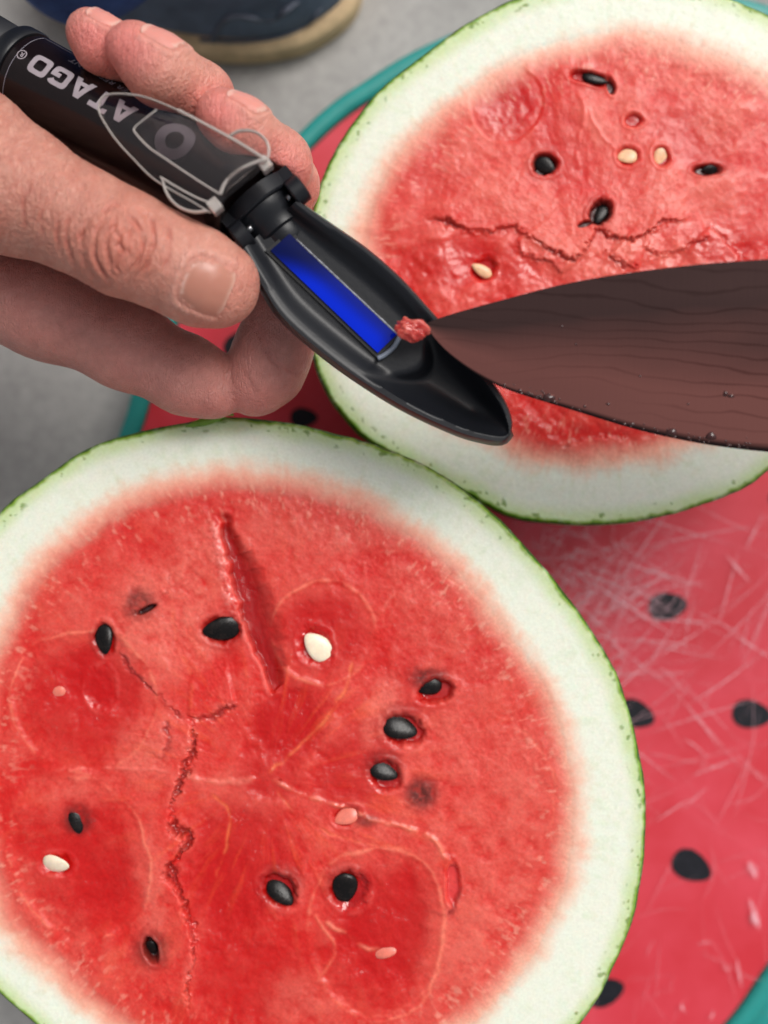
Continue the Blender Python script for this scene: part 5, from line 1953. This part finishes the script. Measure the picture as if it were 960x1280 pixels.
    me2.polygons.foreach_set('use_smooth', [True] * len(me2.polygons))
    me2.update()
    # ---- skin material
    m, nt, b = mat_new('skin')
    at = node(nt, 'ShaderNodeAttribute', attribute_name='col')
    tc = node(nt, 'ShaderNodeTexCoord')
    nz_ = node(nt, 'ShaderNodeTexNoise', Scale=260.0, Detail=5.0, Roughness=.65)
    nt.links.new(tc.outputs['Object'], nz_.inputs['Vector'])
    mr = node(nt, 'ShaderNodeMapRange')
    mr.inputs['From Min'].default_value = .3
    mr.inputs['From Max'].default_value = .7
    mr.inputs['To Min'].default_value = .88
    mr.inputs['To Max'].default_value = 1.10
    nt.links.new(nz_.outputs['Fac'], mr.inputs['Value'])
    mx = node(nt, 'ShaderNodeMix', data_type='RGBA', blend_type='MULTIPLY')
    mx.inputs['Factor'].default_value = 1
    nt.links.new(at.outputs['Color'], mx.inputs['A'])
    nt.links.new(mr.outputs['Result'], mx.inputs['B'])
    nt.links.new(mx.outputs['Result'], b.inputs['Base Color'])
    b.inputs['Roughness'].default_value = .40
    b.inputs['Specular IOR Level'].default_value = .5
    b.inputs['Subsurface Weight'].default_value = .28
    b.inputs['Subsurface Radius'].default_value = (1, .35, .2)
    b.inputs['Subsurface Scale'].default_value = .0013
    vo = node(nt, 'ShaderNodeTexVoronoi', Scale=1300.0, feature='DISTANCE_TO_EDGE')
    mp = node(nt, 'ShaderNodeMapping')
    mp.inputs['Rotation'].default_value = (0, 0, math.radians(30))
    mp.inputs['Scale'].default_value = (1.0, .55, .8)
    nt.links.new(tc.outputs['Object'], mp.inputs['Vector'])
    nt.links.new(mp.outputs['Vector'], vo.inputs['Vector'])
    cl = node(nt, 'ShaderNodeMapRange')
    cl.inputs['From Max'].default_value = .16
    nt.links.new(vo.outputs['Distance'], cl.inputs['Value'])
    ad = node(nt, 'ShaderNodeMath', operation='MULTIPLY_ADD')
    ad.inputs[1].default_value = .28
    nt.links.new(cl.outputs['Result'], ad.inputs[0])
    nt.links.new(nz_.outputs['Fac'], ad.inputs[2])
    # fine creases: ridged, stretched noise in two crossing directions
    prev = ad.outputs[0]
    for rz, amp_ in ((30 + 62, .9), (30 - 68, .7), (30 + 12, .35)):
        m1 = node(nt, 'ShaderNodeMapping')
        m1.inputs['Rotation'].default_value = (0, 0, math.radians(rz))
        nt.links.new(tc.outputs['Object'], m1.inputs['Vector'])
        m2 = node(nt, 'ShaderNodeMapping')
        m2.inputs['Scale'].default_value = (.22, 1.0, .6)
        nt.links.new(m1.outputs['Vector'], m2.inputs['Vector'])
        q = node(nt, 'ShaderNodeTexNoise', Scale=620.0, Detail=2.0, Roughness=.5)
        nt.links.new(m2.outputs['Vector'], q.inputs['Vector'])
        sb = node(nt, 'ShaderNodeMath', operation='SUBTRACT')
        sb.inputs[1].default_value = .5
        nt.links.new(q.outputs['Fac'], sb.inputs[0])
        ab = node(nt, 'ShaderNodeMath', operation='ABSOLUTE')
        nt.links.new(sb.outputs[0], ab.inputs[0])
        rg = node(nt, 'ShaderNodeMapRange')
        rg.inputs['From Max'].default_value = .07
        nt.links.new(ab.outputs[0], rg.inputs['Value'])
        ml = node(nt, 'ShaderNodeMath', operation='MULTIPLY_ADD')
        ml.inputs[1].default_value = amp_ * .45
        nt.links.new(rg.outputs['Result'], ml.inputs[0])
        nt.links.new(prev, ml.inputs[2])
        prev = ml.outputs[0]
    bp = node(nt, 'ShaderNodeBump', Strength=.58, Distance=.0006)
    nt.links.new(prev, bp.inputs['Height'])
    nt.links.new(bp.outputs['Normal'], b.inputs['Normal'])
    link('body', me2, m, root)
    for mn, ni in nails:
        o = link('fingernail', mn, nailm, root)
        if ni == 0:
            o['label'] = 'broad thumbnail with a pale free edge'
make_hand()

# ================================================================== shoe and trouser leg at the back
def make_shoe():
    root = thing('shoe', 'dark blue-grey shoe with a tan sole standing on the concrete beyond the board', 'shoe', P(230, -60, FLOOR))
    k = (H - FLOOR) / F
    foot = [(452, 0), (440, 28), (412, 52), (375, 70), (325, 79), (270, 78), (215, 70), (150, 58), (95, 38), (60, 8), (42, -40), (38, -110), (50, -220), (75, -340), (120, -440), (190, -480), (270, -450), (330, -360), (390, -240), (440, -120), (458, -50)]
    fp = catmull([P(x, y, FLOOR)[:2] for x, y in foot], 8, True)
    c = fp.mean(0)
    tg = np.roll(fp, -1, 0) - np.roll(fp, 1, 0)
    tg /= np.linalg.norm(tg, axis=1)[:, None]
    nr = np.stack([-tg[:, 1], tg[:, 0]], 1)
    if ((fp - c) * nr).sum() < 0:
        nr = -nr
    ring = lambda off, z: [(p[0] + q[0] * off, p[1] + q[1] * off, z) for p, q in zip(fp, nr)]
    sole = simple_mat('tan_rubber', lin(206, 178, 140), .8, .3, var=.25, vscale=90, bump=.6, bscale=300)
    V, Fc = loft([ring(-.002, FLOOR), ring(.0005, FLOOR + .001), ring(0.001, FLOOR + .006), ring(-.0005, FLOOR + .0075), ring(.001, FLOOR + .009), ring(.0005, FLOOR + .013), ring(-.004, FLOOR + .0145)], True, True, True)
    link('sole', fix_normals(py_mesh('sole', V, Fc)), sole, root)
    up = simple_mat('dark_nubuck', lin(96, 108, 128), .8, .3, var=.35, vscale=45, bump=.4, bscale=250)
    rings = []
    nfp = len(fp)
    xs = (fp[:, 1].max() - fp[:, 1]) / (fp[:, 1].max() - fp[:, 1].min())         # 0 heel .. 1 toe
    for t in np.linspace(0, 1, 14):
        a = t * PI / 2
        top = .055 + .045 * (1 - sst(.35, .75, xs))
        sc = math.cos(a) ** .75 if t < 1 else 0.02
        rr = []
        for q in range(nfp):
            mid = np.array([c[0], c[1]])
            w2 = mid + (fp[q] - nr[q] * .005 - mid) * np.array([max(sc, .02), .55 + .45 * max(sc, .02)])
            rr.append((w2[0], w2[1], FLOOR + .0135 + top[q] * math.sin(a)))
        rings.append(rr)
    V, Fc = loft(rings, True, False, False)
    link('upper', fix_normals(py_mesh('upper', V, Fc)), up, root)
    # overlay seams: raised welts that follow the upper
    rr = np.array(rings)
    welt = simple_mat('seam_welt', lin(92, 97, 110), .8, .3)
    def welt_path(pts, name, r):
        q = catmull(pts, 8)
        out = []
        for x, y in q:
            # nearest upper vertex in the picture
            X = 480 + F * rr[..., 0] / (H - rr[..., 2])
            Y = 640 - F * rr[..., 1] / (H - rr[..., 2])
            i = np.argmin((X - x) ** 2 + (Y - y) ** 2)
            z = rr[..., 2].ravel()[i]
            out.append(P(x, y, z + .0006))
        out = np.array(out)
        for _ in range(6):
            out[1:-1] = (out[:-2] + 2 * out[1:-1] + out[2:]) / 4
        V, Fc = loft(tube_rings(out, r, 8), True, True, True)
        link(name, fix_normals(py_mesh(name, V, Fc)), welt, root)
    welt_path([(372, 2), (352, 18), (335, 26), (312, 22), (292, 20), (276, 30), (266, 52)], 'seam', .0012)
    welt_path([(250, 50), (300, 52), (350, 46), (385, 30), (405, 5)], 'seam', .0010)
    # trouser leg
    jeans, nt, b = mat_new('denim')
    tc = node(nt, 'ShaderNodeTexCoord')
    w1 = node(nt, 'ShaderNodeTexNoise', Scale=60.0, Detail=6.0, Roughness=.7)
    nt.links.new(tc.outputs['Object'], w1.inputs['Vector'])
    r = node(nt, 'ShaderNodeValToRGB')
    r.color_ramp.elements[0].color = L4(22, 48, 104)
    r.color_ramp.elements[1].color = L4(58, 96, 160)
    r.color_ramp.elements[0].position = .3
    r.color_ramp.elements[1].position = .75
    nt.links.new(w1.outputs['Fac'], r.inputs['Fac'])
    nt.links.new(r.outputs['Color'], b.inputs['Base Color'])
    b.inputs['Roughness'].default_value = .85
    rings = []
    n = 64
    cx, cy = 102, -78
    for i, (z, rpx) in enumerate([(.052, 92), (.047, 98), (.045, 101), (.047, 104), (.055, 105), (.075, 103), (.10, 104), (.16, 108), (.24, 114), (.34, 120)]):
        cpt = np.array(P(cx, cy, .05)[:2])
        kk = (H - .05) / F
        rad = rpx * kk
        cpt = cpt + np.array([-.10, .16]) * max(0, z - .05)
        rr_ = []
        for q in range(n):
            a = 2 * PI * q / n
            wob = 1 + .03 * math.sin(3 * a + z * 40) + .02 * math.sin(5 * a - z * 60)
            rr_.append((cpt[0] + rad * wob * math.cos(a), cpt[1] + rad * wob * math.sin(a) * 1.0, z + .004 * math.sin(2 * a + .5)))
        rings.append(rr_)
    V, Fc = loft(rings)
    o = link('trouser_leg', fix_normals(py_mesh('trouser_leg', V, Fc)), jeans)
    o['label'] = 'hem of a blue denim trouser leg hanging over the dark shoe'
    o['category'] = 'trousers'
make_shoe()
